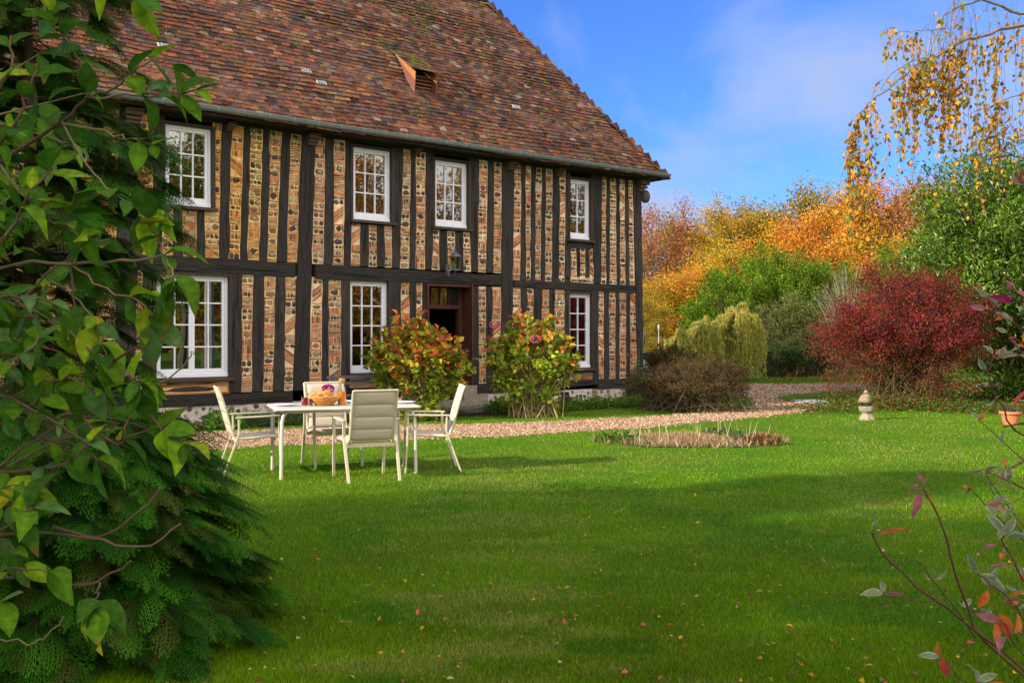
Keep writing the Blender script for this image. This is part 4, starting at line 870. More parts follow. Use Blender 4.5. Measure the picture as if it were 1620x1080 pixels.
# pale slab by the path, little tap boxes at the foot of the wall
q = gp(1286, 637); m = MB(); m.obox((q[0], q[1], .02), nrm(np.array([(1, .1, 0), (-.1, 1, 0), (0, 0, 1)])), (.30, .55, .025), (.45, .44, .47)); tag(m.build('stone_slab', M['stone'], None), 'pale flat stone slab lying in the grass between path and berberis', 'slab')
for px, h_, lab in ((890, .28, 'black metal vent box at the foot of the flint plinth beside the hydrangea'), (974, .10, 'low black metal vent box at the foot of the wall near the corner')):
    o = empty('vent_box', tuple(hw(U(px), -.14)), math.atan2(HD[1], HD[0]), lab, 'vent box', 'black boxes by the plinth'); m = MB(); m.box(-.12, .12, 0, .08, 0, h_ * .6); m.box(-.07, .07, .0, .08, h_ * .6 + .001, h_); m.build('body', M['dkm'] if 'dkm' in M else M.setdefault('dkm', mat('black_metal', .5, col=(.015, .017, .018))), o)
    m = MB(); [m.box(-.10, .10, -.004, -.0005, .02 + k * .025, .03 + k * .025) for k in range(3)]; m.build('grille', M['zinc'], o)
# ---------------------------------------------------------------- plants
def shrub(name, label, cat, c, rx, ry, h, nst, nleaf, ln, wd, cols, seed, mt='leaf', stem=(.12, .09, .05), lump=.25, shell=.75, arch=.3, bare=.25, r0=.25, gs=None, stems_on=True, group=None, zc=.5, prob=None, dirup=.3, fold=.2, loc=None, sr=.008, sparse=0, rnd=False, tsig=.09, grad=None, topflat=2.0):
    """dome-shaped shrub: stems from the foot to an uneven dome, leaves along their upper part"""
    rr = np.random.default_rng(seed); o = empty(name, (c[0], c[1], 0), 0, label, cat, group)
    az = rr.uniform(0, 2 * math.pi, nst); el = np.arcsin(rr.uniform(-.12, 1, nst)); lf = 1 + lump * (rr.random(nst) - .6) + .12 * np.sin(az * 3 + el * 4 + seed)
    rad = lf * np.where(rr.random(nst) < .75, 1, rr.uniform(.55, 1, nst))
    tip = np.stack([np.cos(az) * np.cos(el) * rx * rad, np.sin(az) * np.cos(el) * ry * rad, h * zc + np.sin(el) * h * (1 - zc) * rad], 1)
    low = tip[:, 2] < h * zc; tip[low, 2] = h * zc * (1 - rr.random(low.sum()) * (1 - bare)) ; k = .75 + .25 * tip[:, 2] / (h * zc); tip[low, :2] *= np.clip(k, .6, 1)[low, None]
    base = np.stack([rr.normal(0, r0 * rx * .5, nst), rr.normal(0, r0 * ry * .5, nst), np.zeros(nst)], 1)
    ctrl = base * .4 + tip * .6; ctrl[:, 2] = np.maximum(tip[:, 2] * (.55 + arch), .05)
    def q(t): t = t[:, None]; return base * (1 - t) ** 2 + 2 * ctrl * t * (1 - t) + tip * t ** 2
    if stems_on:
        mb = MB(); ns = 6
        P = np.stack([q(np.full(nst, t)) for t in np.linspace(0, 1, ns)], 1)
        for i in range(nst): mb.tube(P[i], np.linspace(sr * (1.3 if i % 3 else 2), sr * .35, ns), 4, np.array(stem) * rr.uniform(.7, 1.3), False)
        mb.build('stems', M['twig'], o)
    i = rr.integers(0, nst, nleaf); t = np.clip(1 - np.abs(rr.normal(0, (1 - shell), nleaf)), bare * .3, 1.02)
    b, cc, e = base[i], ctrl[i], tip[i]; tt = t[:, None]; P = b * (1 - tt) ** 2 + 2 * cc * tt * (1 - tt) + e * tt ** 2
    T = nrm(2 * (1 - tt) * (cc - b) + 2 * tt * (e - cc)); P = P + rr.normal(0, tsig, (nleaf, 3)) * min(rx, h)
    P[:, 2] = np.maximum(P[:, 2], .01)
    D = nrm(T * .6 + rr.normal(0, .7, (nleaf, 3)) + [0, 0, dirup]); UU = nrm(rr.normal(0, .5, (nleaf, 3)) + [0, 0, 1] + T * .2)
    cs = np.random.default_rng(seed + 1); stc = cs.normal(0, .16, (nst, 1))
    C = jitc(rr, cols, nleaf, .14, prob) * (1 + stc[i])
    if grad is not None:
        m_ = rr.random(nleaf) < np.clip((P[:, 2] / h - grad[0]) / (grad[1] - grad[0]), 0, 1); C2 = jitc(rr, grad[2], nleaf, .18) * (1 + stc[i]); C = np.where(m_[:, None], C2, C)
    mb = MB(); mb.leaves(P, D, UU, rr.uniform(.65, 1.25, nleaf) * ln, rr.uniform(.75, 1.2, nleaf) * wd, C, fold, rnd=rnd); mb.build('foliage', M[mt], o); return o

HY = [(.24, .34, .03), (.34, .43, .04), (.14, .22, .03), (.44, .40, .05)]
HR = [(.78, .25, .05), (.62, .15, .07), (.82, .42, .06), (.48, .10, .08), (.44, .38, .04)]
c1 = gp(658, 664); c2 = gp(842, 659)
shrub('hydrangea_bush', 'hydrangea with orange and red autumn leaves below the door, left of the other hydrangea', 'bush', c1, .86, .52, 1.78, 170, 5200, .115, .105, HY, 1, grad=(.25, 1.2, HR), rnd=True, shell=.66, bare=.0, zc=.5, r0=.5, tsig=.045, stem=(.30, .22, .12), group='hydrangeas in front of the house')
o = shrub('hydrangea_bush', 'green and reddish hydrangea with bare stems between the door and the right-hand window', 'bush', c2, .84, .52, 1.78, 150, 3600, .115, .095, HY, 2, grad=(.45, 1.6, HR), rnd=True, shell=.70, bare=.12, zc=.5, r0=.45, tsig=.05, stem=(.36, .27, .15), group='hydrangeas in front of the house')
mb = MB(); rr = np.random.default_rng(3)
for p in ((-.7, -.3, 1.72), (.05, -.45, 1.45)):
    n = 120; d = nrm(rr.normal(0, 1, (n, 3))); mb.leaves(np.array(p) + d * [.08, .08, .05], d, rr.normal(0, 1, (n, 3)), .03, .028, jitc(rr, [(.50, .07, .16), (.62, .22, .28)], n))
mb.build('flower_heads', M['petal'], o)
cb = gp(1098, 649)
shrub('cotoneaster_bush', 'low brown and dark green arching bush at the corner of the house', 'bush', cb, 1.30, .95, 1.06, 300, 26000, .04, .022, [(.07, .10, .035), (.16, .07, .035), (.05, .08, .03), (.22, .09, .045)], 5, shell=.7, bare=.05, zc=.35, r0=.8, tsig=.04, arch=.45, sr=.004)
shrub('berberis_bush', 'large round berberis bush with dark red and purple leaves behind the stone lantern', 'bush', gp(1432, 641), 1.82, 1.5, 2.92, 420, 75000, .05, .028, [(.13, .13, .035), (.28, .10, .03), (.10, .14, .03)], 6, grad=(-.25, .5, [(.20, .024, .035), (.12, .026, .045), (.46, .055, .02), (.15, .04, .055), (.13, .09, .03), (.27, .04, .03)]), shell=.66, bare=.0, zc=.42, r0=.5, tsig=.045, arch=.35, sr=.004, stem=(.12, .10, .04), lump=.3)
# evergreen mass on the right
lx = (1560 - 810) / FPX * 23
shrub('laurel_tree', 'tall glossy evergreen laurel at the right edge behind the berberis', 'tree', np.array([(1672 - 810) / FPX * 24, 24.5]), 3.6, 2.8, 6.3, 560, 100000, .14, .05, [(.075, .165, .008), (.11, .215, .012), (.05, .11, .008), (.20, .30, .03)], 7, mt='leaf_gloss', shell=.68, bare=.0, zc=.36, r0=.15, tsig=.045, sr=.016, lump=.3, dirup=.5)
shrub('laurel_tree', 'dark evergreen laurel just out of the right-hand edge behind the pot', 'tree', np.array([14.5, 22.0]), 2.4, 2.4, 5.2, 200, 16000, .17, .06, [(.05, .11, .02), (.07, .15, .02)], 8, mt='leaf_gloss', shell=.84, bare=.0, zc=.42, r0=.15, tsig=.05, sr=.016)
# background green shrubs
G1 = [(.11, .22, .012), (.17, .29, .02), (.07, .14, .012), (.24, .33, .03)]
def bgs(px, py_top, depth, wpx, label, cols, seed, n=20000, leaf=.13, **k):
    h = H + (HOR - py_top) / FPX * depth; r = wpx / 2 / FPX * depth
    return shrub('evergreen_shrub', label, 'shrub', np.array([(px - 810) / FPX * depth, depth]), r, r * .8, h, 220, n, leaf, leaf * .42, cols, seed, shell=.83, bare=0, zc=.45, r0=.3, tsig=.06, sr=.012, lump=.18, **k)
bgs(1150, 432, 44, 130, 'rounded dark green shrub beyond the willow, nearest the house', G1, 11)
bgs(1225, 405, 46, 170, 'tallest bright green shrub in the middle of the background below the orange trees', G1, 12, 30000)
bgs(1310, 412, 47, 150, 'green shrub directly left of the berberis under the orange trees', G1, 13)
bgs(1245, 470, 38, 120, 'olive green twiggy shrub behind the right side of the willow', [(.14, .17, .04), (.20, .21, .06), (.10, .12, .03)], 14, 14000, .10)
bgs(1225, 545, 35.5, 110, 'low dark green shrub at the far edge of the gravel drive', [(.05, .10, .03), (.09, .14, .03), (.035, .07, .02)], 15, 9000, .09)
bgs(1290, 520, 36.5, 110, 'dark shrub behind the far drive, left of the berberis', [(.06, .10, .03), (.10, .13, .03), (.15, .10, .04)], 16, 9000, .09)
bgs(1340, 430, 40, 120, 'pale twiggy shrub between green shrub and berberis', [(.22, .20, .10), (.16, .17, .07)], 17, 5000, .09, stem=(.3, .26, .18))
bgs(1060, 548, 27.5, 90, 'dark ivy-like shrub directly behind the brown bush', [(.05, .10, .03), (.09, .14, .03), (.25, .02, .03)], 18, 5000, .08)
bgs(1440, 385, 36, 150, 'pale green conifer-like shrub behind the berberis top', G1, 19, 12000, .12)
bgs(1030, 540, 52, 120, 'distant olive shrub seen close to the corner post of the house', [(.12, .13, .03), (.18, .14, .03)], 20, 8000, .14)
# weeping willow
def willow(cx, depth, wpx, ytop, label, seed, n=150, lobes=7):
    rr = np.random.default_rng(seed); h = H + (HOR - ytop) / FPX * depth; r = wpx / 2 / FPX * depth; o = empty('weeping_willow', ((cx - 810) / FPX * depth, depth, 0), 0, label, 'tree', 'small weeping willows')
    tr = MB(); tr.tube([(0, 0, 0), (.05, 0, h * .5), (0, .05, h * .93)], [.09, .07, .04], 7, (.16, .12, .07)); tr.build('trunk', M['bark'], o)
    mb = MB(); lf = MB()
    for i in range(n):
        g_ = i % lobes; a = g_ * 2.4 + rr.normal(0, .22); q = r * (.3 + .7 * ((g_ * 5) % lobes) / lobes) * rr.uniform(.75, 1.15); z1 = h * (1 - .42 * (q / r) ** 1.6) * rr.uniform(.9, 1.05); x, y = q * math.cos(a), q * math.sin(a)
        zb_ = z1 * rr.uniform(.02, .45); t = np.linspace(0, 1, 9); P = [(0, 0, h * .88), (x * .5, y * .5, z1 * 1.03)] + [(x * (1 + .06 * s), y * (1 + .06 * s), z1 + (zb_ - z1) * s) for s in t]; mb.tube(P, .006, 3, (.30, .24, .06), False)
        m = 34; s = rr.random(m); LP = np.stack([x * (1 + .06 * s), y * (1 + .06 * s), z1 + (zb_ - z1) * s], 1) + rr.normal(0, .03, (m, 3)); k = 8; LP[:k] = np.array([x, y, z1]) * rr.uniform(.5, 1, (k, 1)) * [1, 1, 0] + [0, 0, z1 * 1.02]
        lf.leaves(LP, np.stack([rr.normal(0, .3, m), rr.normal(0, .3, m), np.full(m, -1.)], 1), rr.normal(0, 1, (m, 3)), .15, .028, jitc(rr, [(.44, .46, .07), (.33, .40, .07), (.56, .46, .07), (.24, .32, .06)], m, .15))
    mb.build('branches', M['twig'], o); lf.build('foliage', M['leaf'], o)
willow(1165, 33, 112, 478, 'tallest yellow-green weeping willow beyond the drive', 31, 200); willow(1110, 32.5, 84, 500, 'middle one of the three small weeping willows, left of the tallest', 32, 110); willow(1074, 32, 56, 514, 'smallest weeping willow, nearest the corner of the house', 33, 80)

# deciduous trees of the wood behind
def tree_proto(seed, h, rad, cols, nleaf, leaf, lab=None, base=.25, barkc=(.16, .13, .10), prob=None, sig=.5, limbs=15, up=.55, tr=.018, top=.92):
    rr = np.random.default_rng(seed); tb_ = MB(); cl = []
    zt_ = np.linspace(0, h * top, 9); w_ = np.cumsum(rr.normal(0, .10, (9, 2)), 0); tp_ = np.column_stack([w_, zt_]); tb_.tube(tp_, np.linspace(h * tr, h * .003, 9), 7, barkc, False)
    for i in range(limbs):
        z = h * (base + (top - .08 - base) * (i + rr.random()) / limbs); az = i * 2.4 + rr.uniform(-.4, .4); f = (z / h - base) / (1 - base); L_ = rad * (math.sin(math.pi * (.22 + .72 * f)) ** .7) * rr.uniform(.75, 1.15)
        p0 = np.array([np.interp(z, zt_, tp_[:, 0]), np.interp(z, zt_, tp_[:, 1]), z]); d = np.array([math.cos(az), math.sin(az), up * rr.uniform(.6, 1.4) + .3 * f]); p2 = p0 + d * L_; p1 = p0 + d * L_ * .5 + [0, 0, -.06 * L_]
        tb_.tube([p0, p1, p2], [h * tr * .38 * (1 - .5 * f), h * tr * .2, h * .0015], 5, barkc, False)
        for k in range(6):
            t = rr.uniform(.3, 1); q = p0 + (p2 - p0) * t; dd = nrm(rr.normal(0, 1, 3) + d * .8 + [0, 0, .25]); e = q + dd * L_ * rr.uniform(.25, .5); tb_.tube([q, (q + e) / 2 + rr.normal(0, .05, 3), e], [h * .003, h * .002, h * .0008], 4, barkc, False); cl.append(e); cl.append((q + e) / 2)
            for _ in range(2): e2 = e + nrm(rr.normal(0, 1, 3) + [0, 0, .5]) * L_ * .2; tb_.tube([e, e2], [h * .0012, h * .0005], 3, barkc, False)
    cl = np.array(cl); k = rr.integers(0, len(cl), nleaf); P = cl[k] + rr.normal(0, sig * rad * .28, (nleaf, 3)); cv = rr.normal(0, .18, (len(cl), 1)); cj = rr.integers(0, len(cols), len(cl)); cm = np.array(cols)[cj][k]
    C = np.where((rr.random(nleaf) < .55)[:, None], cm * (1 + rr.normal(0, .14, (nleaf, 1))), jitc(rr, cols, nleaf, .15)) * (1 + cv[k])
    lf = MB(); lf.leaves(P, rr.normal(0, 1, (nleaf, 3)), rr.normal(0, 1, (nleaf, 3)), rr.uniform(.7, 1.3, nleaf) * leaf, leaf * .75, C, .2)
    o = empty('autumn_tree', (0, 0, 0), 0); tb_.build('trunk', M['bark'], o); lf.build('crown', M['leaf'], o); return o
OR = [(.72, .27, .025), (.58, .21, .03), (.74, .37, .04), (.44, .16, .03), (.36, .25, .04)]
GO = [(.58, .37, .03), (.44, .32, .03), (.64, .32, .03), (.25, .26, .03)]
RU = [(.34, .14, .06), (.42, .18, .07), (.28, .11, .05), (.55, .26, .08)]
OL = [(.22, .22, .03), (.34, .27, .03), (.14, .17, .03), (.48, .28, .03)]
protos = [tree_proto(41, 11, 3.4, OR, 15000, .17), tree_proto(42, 11, 3.2, GO, 15000, .17), tree_proto(43, 11, 3.0, RU, 8000, .15, tr=.012), tree_proto(44, 11, 3.6, OL, 15000, .17), tree_proto(45, 11, 2.8, RU + OR, 700, .18, barkc=(.22, .18, .15), tr=.009, limbs=22), tree_proto(46, 11, 3.3, OR + GO, 14000, .17, base=.12), tree_proto(47, 11, 2.6, GO + OL, 11000, .17, base=.1)]
used = set()
def place_tree(k, px, depth, ytop, label, group='trees of the autumn wood behind the garden', sx=1.0, rz=None, xy=None):
    h = (H + (HOR - ytop) / FPX * depth) * .90; s = h / 11.0; o = protos[k] if k not in used else copy_tree(protos[k]); used.add(k)
    o.location = ((px - 810) / FPX * depth, depth, 0) if xy is None else (xy[0], xy[1], 0); o.rotation_euler = (0, 0, rz if rz is not None else (px * .37) % 6.28); o.scale = (s * sx, s * sx, s)
    tag(o, label, 'tree', group); return o
def P_(k, px, d, y, what, **kw): place_tree(k, px, d, y, what, **kw)
P_(2, 1040, 62, 322, 'rust coloured thin tree showing right beside the corner post of the house')
P_(4, 1022, 70, 315, 'almost bare pale tree half hidden by the corner of the house')
P_(3, 1075, 72, 340, 'olive and gold tree second from the house corner')
P_(2, 1098, 64, 318, 'rusty thin tree left of the tall golden tree')
P_(0, 1128, 66, 345, 'orange tree filling the gap left of the golden tree')
P_(1, 1165, 60, 312, 'golden tree first in the row of bright trees right of the rusty one')
P_(6, 1200, 66, 322, 'small gold and olive tree right of the first golden tree')
P_(3, 1247, 62, 288, 'tallest olive-gold tree in the middle of the wood')
P_(4, 1293, 64, 286, 'bare twiggy pale tree standing above the orange trees')
P_(0, 1285, 58, 318, 'bright orange tree under the bare pale twigs')
P_(5, 1335, 60, 305, 'orange-gold tree below the hanging birch twigs')
P_(0, 1380, 62, 292, 'orange tree between the hanging birch and the laurel')
P_(1, 1418, 60, 278, 'golden tree nearest the laurel')
P_(4, 1450, 66, 275, 'bare grey twiggy tree just left of the laurel top')
P_(2, 1480, 58, 270, 'rusty tree mostly hidden behind the laurel')
P_(0, 1100, 54, 415, 'low orange tree behind the willow', sx=1.5)
P_(1, 1050, 55, 425, 'low gold tree behind the white post', sx=1.5)
P_(6, 1020, 50, 455, 'small gold tree touching the corner post', sx=1.4)
P_(5, 1215, 56, 372, 'lower orange tree right above the green shrubs', sx=1.5)
P_(0, 1310, 54, 372, 'low broad orange tree above the shrub beside the berberis', sx=1.5)
P_(5, 1400, 54, 350, 'broad orange tree behind the berberis', sx=1.5)
P_(1, 1160, 54, 385, 'low broad golden tree above the dark green shrub', sx=1.5)
P_(3, 1560, 60, 280, 'olive tree hidden behind the laurel'); P_(0, 1680, 60, 270, 'orange tree outside the right edge of the view'); P_(1, 1800, 60, 270, 'golden tree outside the right edge of the view'); P_(5, 980, 70, 330, 'orange tree behind the gable of the house')
# trees round the garden that the camera has behind it: they shade the lawn and show in the window panes
for i, (x, y, h, k) in enumerate([(19.5, 1.5, 10, 3), (24, 10, 9, 0), (27, 15, 10, 1), (29, 5, 10, 3), (24, 0, 9, 5), (31, 20, 10, 0), (20, -7, 9, 1), (14, -14, 9, 0), (26, 6, 6, 5), (23, 13, 5, 6), (25, 2.5, 5, 5), (22, -3.5, 5, 6), (29, 11, 7, 5), (18, -11, 7, 5), (28, -10, 10, 5), (36, -8, 11, 6)]):
    place_tree(k, 0, 1, 0, 'autumn tree reflected in the window panes', 'trees around the garden', xy=(x, y), rz=i * 1.3).scale = (h / 11, h / 11, h / 11)
for i, (x, y, h, k) in enumerate([(-6.5, 0.5, 6.0, 2), (-9.5, 2.2, 7.0, 2), (-13, 1.2, 7.4, 3), (-17, 2.6, 6.6, 2), (-21, 1.4, 8.2, 6), (-26, 3, 7.8, 2), (-31, 1, 8, 6), (-3.5, -4.4, 7.5, 6), (-9, -3.4, 7.8, 3), (-17, -3.4, 8, 0), (-23, -4, 8, 6)]):
    o = place_tree(k, 0, 1, 0, 'garden tree whose shadow falls over the near lawn', 'trees around the garden', xy=(x, y), rz=i * 1.7); o.scale = (h / 11 * 1.15, h / 11 * 1.15, h / 11)
# far wooded rise closing the horizon
mb = MB(); rr = np.random.default_rng(77)
for i in range(60):
    x = -260 + i * 9; d = 105 + rr.uniform(-8, 8); n = 900; hh_ = rr.uniform(7, 11); P = np.stack([x + rr.normal(0, 5, n), d + rr.normal(0, 3, n), np.abs(rr.normal(0, .45, n)).clip(0, 1) * hh_], 1)
    mb.leaves(P, rr.normal(0, 1, (n, 3)), rr.normal(0, 1, (n, 3)), .9, .8, jitc(rr, OL + GO + RU, n, .15))
for i in range(34):
    x = 62 + rr.uniform(-4, 4); y = -70 + i * 5; n = 700; P = np.stack([x + rr.normal(0, 2, n), y + rr.normal(0, 3, n), np.abs(rr.normal(0, .45, n)).clip(0, 1) * 11], 1); mb.leaves(P, rr.normal(0, 1, (n, 3)), rr.normal(0, 1, (n, 3)), .9, .8, jitc(rr, OL + GO + RU, n, .15))
tag(mb.build('far_wood', M['leaf'], None), 'far autumn wood along the horizon', 'wood', kind='stuff')
# ---------------------------------------------------------------- conifers on the left
def spray(seed, n1=9, n2=5, w1=.017):
    """flat fern-like spray, 1 long: thin triangles"""
    rr = np.random.default_rng(seed); V = []; F = []
    def blade(p, d, L_, w_, z=0):
        s = np.array([-d[1], d[0], 0]); i = len(V); V.extend([p - s * w_, p + s * w_, p + d * L_ + [0, 0, -z * L_]]); F.append([i, i + 1, i + 2])
    def bez(t): return np.array([t, .04 * math.sin(t * 3), -.16 * t * t])
    for k in range(8): p, q = bez(k / 8), bez((k + 1) / 8 + .04); blade(p, nrm(q - p), np.linalg.norm(q - p), w1 * (1.1 - k / 9))
    for i in range(n1):
        for sd in (-1, 1):
            t = .08 + .9 * (i + (0 if sd > 0 else .5)) / n1; p = bez(t); L_ = (.46 * (1 - t) ** .7 + .07) * rr.uniform(.8, 1.15) * (1 if t > .2 else .75); a = sd * (R(38) + rr.normal(0, .08)); d = np.array([math.cos(a), math.sin(a), 0]); d2 = nrm(d + [0, 0, -.22])
            for k in range(3): blade(p + d2 * L_ * k / 3 + [0, 0, -.02 * k * k * L_], d2, L_ / 3 * 1.25, w1 * .75 * (1 - k * .25))
            m = max(2, int(n2 * L_ / .4))
            for j in range(m):
                for s2 in (-1, 1):
                    u = (j + .4 + (.3 if s2 > 0 else 0)) / m; q = p + d2 * L_ * u; b = a + s2 * R(36); L2 = (.15 * (1 - u * .65)) * (L_ / .4 + .35); blade(q, nrm(np.array([math.cos(b), math.sin(b), -.2])), L2, w1 * .62, .12)
    return np.array(V), np.array(F)
SPR = [spray(1), spray(2, 8, 4), spray(3, 10, 5)]
def inst(mb, tv, tf, P, D, Nn, S, C, tipc=None):
    """copy a template (x along D, z along N) into one mesh"""
    D = nrm(D); Y_ = nrm(np.cross(Nn, D)); Z = np.cross(D, Y_); n = len(P)
    v = P[:, None] + S[:, None, None] * (tv[None, :, 0:1] * D[:, None] + tv[None, :, 1:2] * Y_[:, None] + tv[None, :, 2:3] * Z[:, None])
    f = (np.arange(n)[:, None, None] * len(tv) + tf[None]).reshape(-1, 3)
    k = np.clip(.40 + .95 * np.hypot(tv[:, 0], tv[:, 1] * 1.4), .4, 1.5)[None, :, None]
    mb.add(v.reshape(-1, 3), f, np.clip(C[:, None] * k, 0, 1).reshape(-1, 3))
def conifer(name, label, c, h, radf, nbr, seed, cols, sl=.3, z0=.0, azr=(0, 2 * math.pi), droop=.25, rise=.15, per=9, vlen=.85, trunk=.09):
    rr = np.random.default_rng(seed); o = empty(name, (c[0], c[1], 0), 0, label, 'conifer'); tb_ = MB(); tb_.tube([(0, 0, 0), (.05, 0, h * .5), (0, 0, h * .98)], [trunk, trunk * .6, .01], 8, (.12, .075, .045))
    T = []
    for i in range(nbr):
        z = z0 + (h * .96 - z0) * (rr.random() ** 1.15); az = rr.uniform(*azr); L_ = radf(z / h, az) * rr.uniform(vlen, 1.08); d = np.array([math.cos(az), math.sin(az), 0])
        t = np.linspace(0, 1, 8)[:, None]; P = np.array([0, 0, z]) + d * L_ * t + np.array([0, 0, 1]) * (rise * L_ * t * 2 - (droop + rise) * L_ * t ** 2) ; P[:, 2] = np.maximum(P[:, 2], .04)
        tb_.tube(P, np.linspace(.008, .0018, 8), 4, (.07, .05, .025), False)
        m = int(per * L_ / .8) + 3; s = 1 - rr.random(m) ** 1.3 * .85; idx = s * 7; i0 = np.clip(idx.astype(int), 0, 6); fr = (idx - i0)[:, None]; Q = P[i0] * (1 - fr) + P[i0 + 1] * fr; tang = nrm(P[i0 + 1] - P[i0])
        sd = np.cross(tang, [0, 0, 1]); sg = np.where(np.arange(m) % 2, 1, -1)[:, None] * rr.uniform(.1, 1.1, (m, 1)); D = nrm(tang + sd * sg + rr.normal(0, .12, (m, 3)) + [0, 0, -.12]); s_ = sl * rr.uniform(.6, 1.15, m) * (.7 + .3 * s)
        Nn = nrm(rr.normal(0, .33, (m, 3)) + [0, 0, .75] + d * .65); D = D - Nn * 0; T.append((Q, D, Nn, s_)); T.append((P[-1:], tang[:1] * 0 + nrm(P[-1] - P[-2]), np.array([[0, 0, 1.]]), np.array([sl])))
    Q, D, Nn, S = [np.concatenate([t[k] for t in T]) for k in range(4)]; n = len(Q); C = jitc(rr, cols, n, .16); w_ = rr.integers(0, 3, n); mb = MB()
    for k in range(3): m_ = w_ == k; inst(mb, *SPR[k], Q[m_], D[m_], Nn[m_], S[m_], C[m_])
    tb_.build('trunk', M['bark'], o); mb.build('foliage', M['needle'], o); return o
CG = [(.022, .085, .004), (.035, .12, .006), (.012, .045, .004), (.055, .16, .008), (.04, .06, .010)]
TX, TY = (40 - 810) / FPX * 6.6, 6.6
def tall(f, az):
    k = np.interp(f, [0, .08, .2, .35, .5, .6, .7, .8, .9, 1], [.50, .55, .60, .74, .95, .92, .72, .78, .60, .1]); return k * (1 + .16 * math.sin(az * 5 + f * 25)) * (.95 if abs(math.sin(f * 23)) > .3 else .8)
conifer('cypress_tree', 'tall dark green cypress with feathery drooping sprays in front of the house', (TX, TY), 4.5, tall, 370, 51, CG, sl=.30, z0=.15, per=14)
conifer('spreading_juniper', 'low wide fan-shaped conifer spreading over the lawn at the lower left', ((75 - 810) / FPX * 4.8, 4.8), 1.15, lambda f, a: (.86 + .10 * max(0, math.cos(a - .1)) - .38 * max(0, -math.sin(a))) * (1.12 - .45 * f), 260, 53, [(.025, .10, .006), (.04, .14, .008), (.015, .055, .005), (.05, .075, .012)], sl=.27, z0=.05, droop=.2, rise=.2, per=17, vlen=.6, trunk=.05)
# ---------------------------------------------------------------- broad-leaved shrub close to the camera
def leaf_tpl(kind=0):
    n = 8; t = np.linspace(0, 1, n + 1); w_ = np.sin(np.pi * t ** .80) ** .9 * (1 - .15 * t) * .25; w_[0] = .008; w_[-1] = .002
    z = -.30 * t ** 2 + .05 * t if kind == 0 else (-.12 * t ** 2 if kind == 1 else -.55 * t ** 2.2 + .12 * t); x = t * (1 - .08 * t)
    V = []; 
    for i in range(n + 1):
        wave = .018 * math.sin(i * 2.1 + kind)
        V += [(x[i], -w_[i], z[i] + w_[i] * .35 + wave), (x[i], -w_[i] * .5, z[i] + w_[i] * .13), (x[i], 0, z[i]), (x[i], w_[i] * .5, z[i] + w_[i] * .13), (x[i], w_[i], z[i] + w_[i] * .35 - wave)]
    F = []
    for i in range(n):
        for k in range(4): a = i * 5 + k; F += [[a, a + 1, a + 6], [a, a + 6, a + 5]]
    return np.array(V), np.array(F)
LT = [leaf_tpl(k) for k in range(3)]
def put_leaves(mb, P, D, Nn, S, C, wid=1.0, mid=1.25, edge=None):
    rr = np.random.default_rng(len(P)); w_ = rr.integers(0, 3, len(P)); D = nrm(D); Y_ = nrm(np.cross(Nn, D)); Z = np.cross(D, Y_)
    for k in range(3):
        m = np.where(w_ == k)[0]
        if not len(m): continue
        tv, tf = LT[k]; n = len(m); s = S[m][:, None, None]
        bend = rr.uniform(.3, 1.6, (n, 1, 1)); wd_ = rr.uniform(.85, 1.15, (n, 1, 1)) * wid
        v = P[m][:, None] + s * (tv[None, :, 0:1] * D[m][:, None] + tv[None, :, 1:2] * wd_ * Y_[m][:, None] + tv[None, :, 2:3] * bend * Z[m][:, None])
        f = (np.arange(n)[:, None, None] * len(tv) + tf[None]).reshape(-1, 3)
        col = np.repeat(C[m][:, None], len(tv), 1).copy(); mi = np.arange(len(tv)) % 5 == 2; col[:, mi] *= mid; col[:, (np.arange(len(tv)) // 5) % 2 == 1] *= .86
        if edge is not None: ei = (np.arange(len(tv)) % 5 == 0) | (np.arange(len(tv)) % 5 == 4); col[:, ei] = col[:, ei] * .25 + np.array(edge) * .75
        else:
            tipm = tv[:, 0] > .8; yel = rr.random(n) < .4; col[np.ix_(yel, tipm)] = col[np.ix_(yel, tipm)] * .5 + np.array([.30, .17, .04]) * .5
        mb.add(v.reshape(-1, 3), f, np.clip(col, 0, 1).reshape(-1, 3))
def smooth(pts, n=14):
    pts = np.array(pts, float); t = np.linspace(0, len(pts) - 1, n); out = []
    P = np.vstack([2 * pts[0] - pts[1], pts, 2 * pts[-1] - pts[-2]])
    for x in t:
        i = min(int(x), len(pts) - 2); f = x - i; p0, p1, p2, p3 = P[i:i + 4]
        out.append(.5 * ((2 * p1) + (-p0 + p2) * f + (2 * p0 - 5 * p1 + 4 * p2 - p3) * f ** 2 + (-p0 + 3 * p1 - 3 * p2 + p3) * f ** 3))
    return np.array(out)
fs = empty('broad_leaved_shrub', ((-160 - 810) / FPX * 2.2, 2.3, 0), 0, 'large-leaved green shrub with bare arching twigs close to the camera at the left edge', 'shrub')
FO = np.array([(-160 - 810) / FPX * 2.2, 2.3, 0])
rr = np.random.default_rng(61)
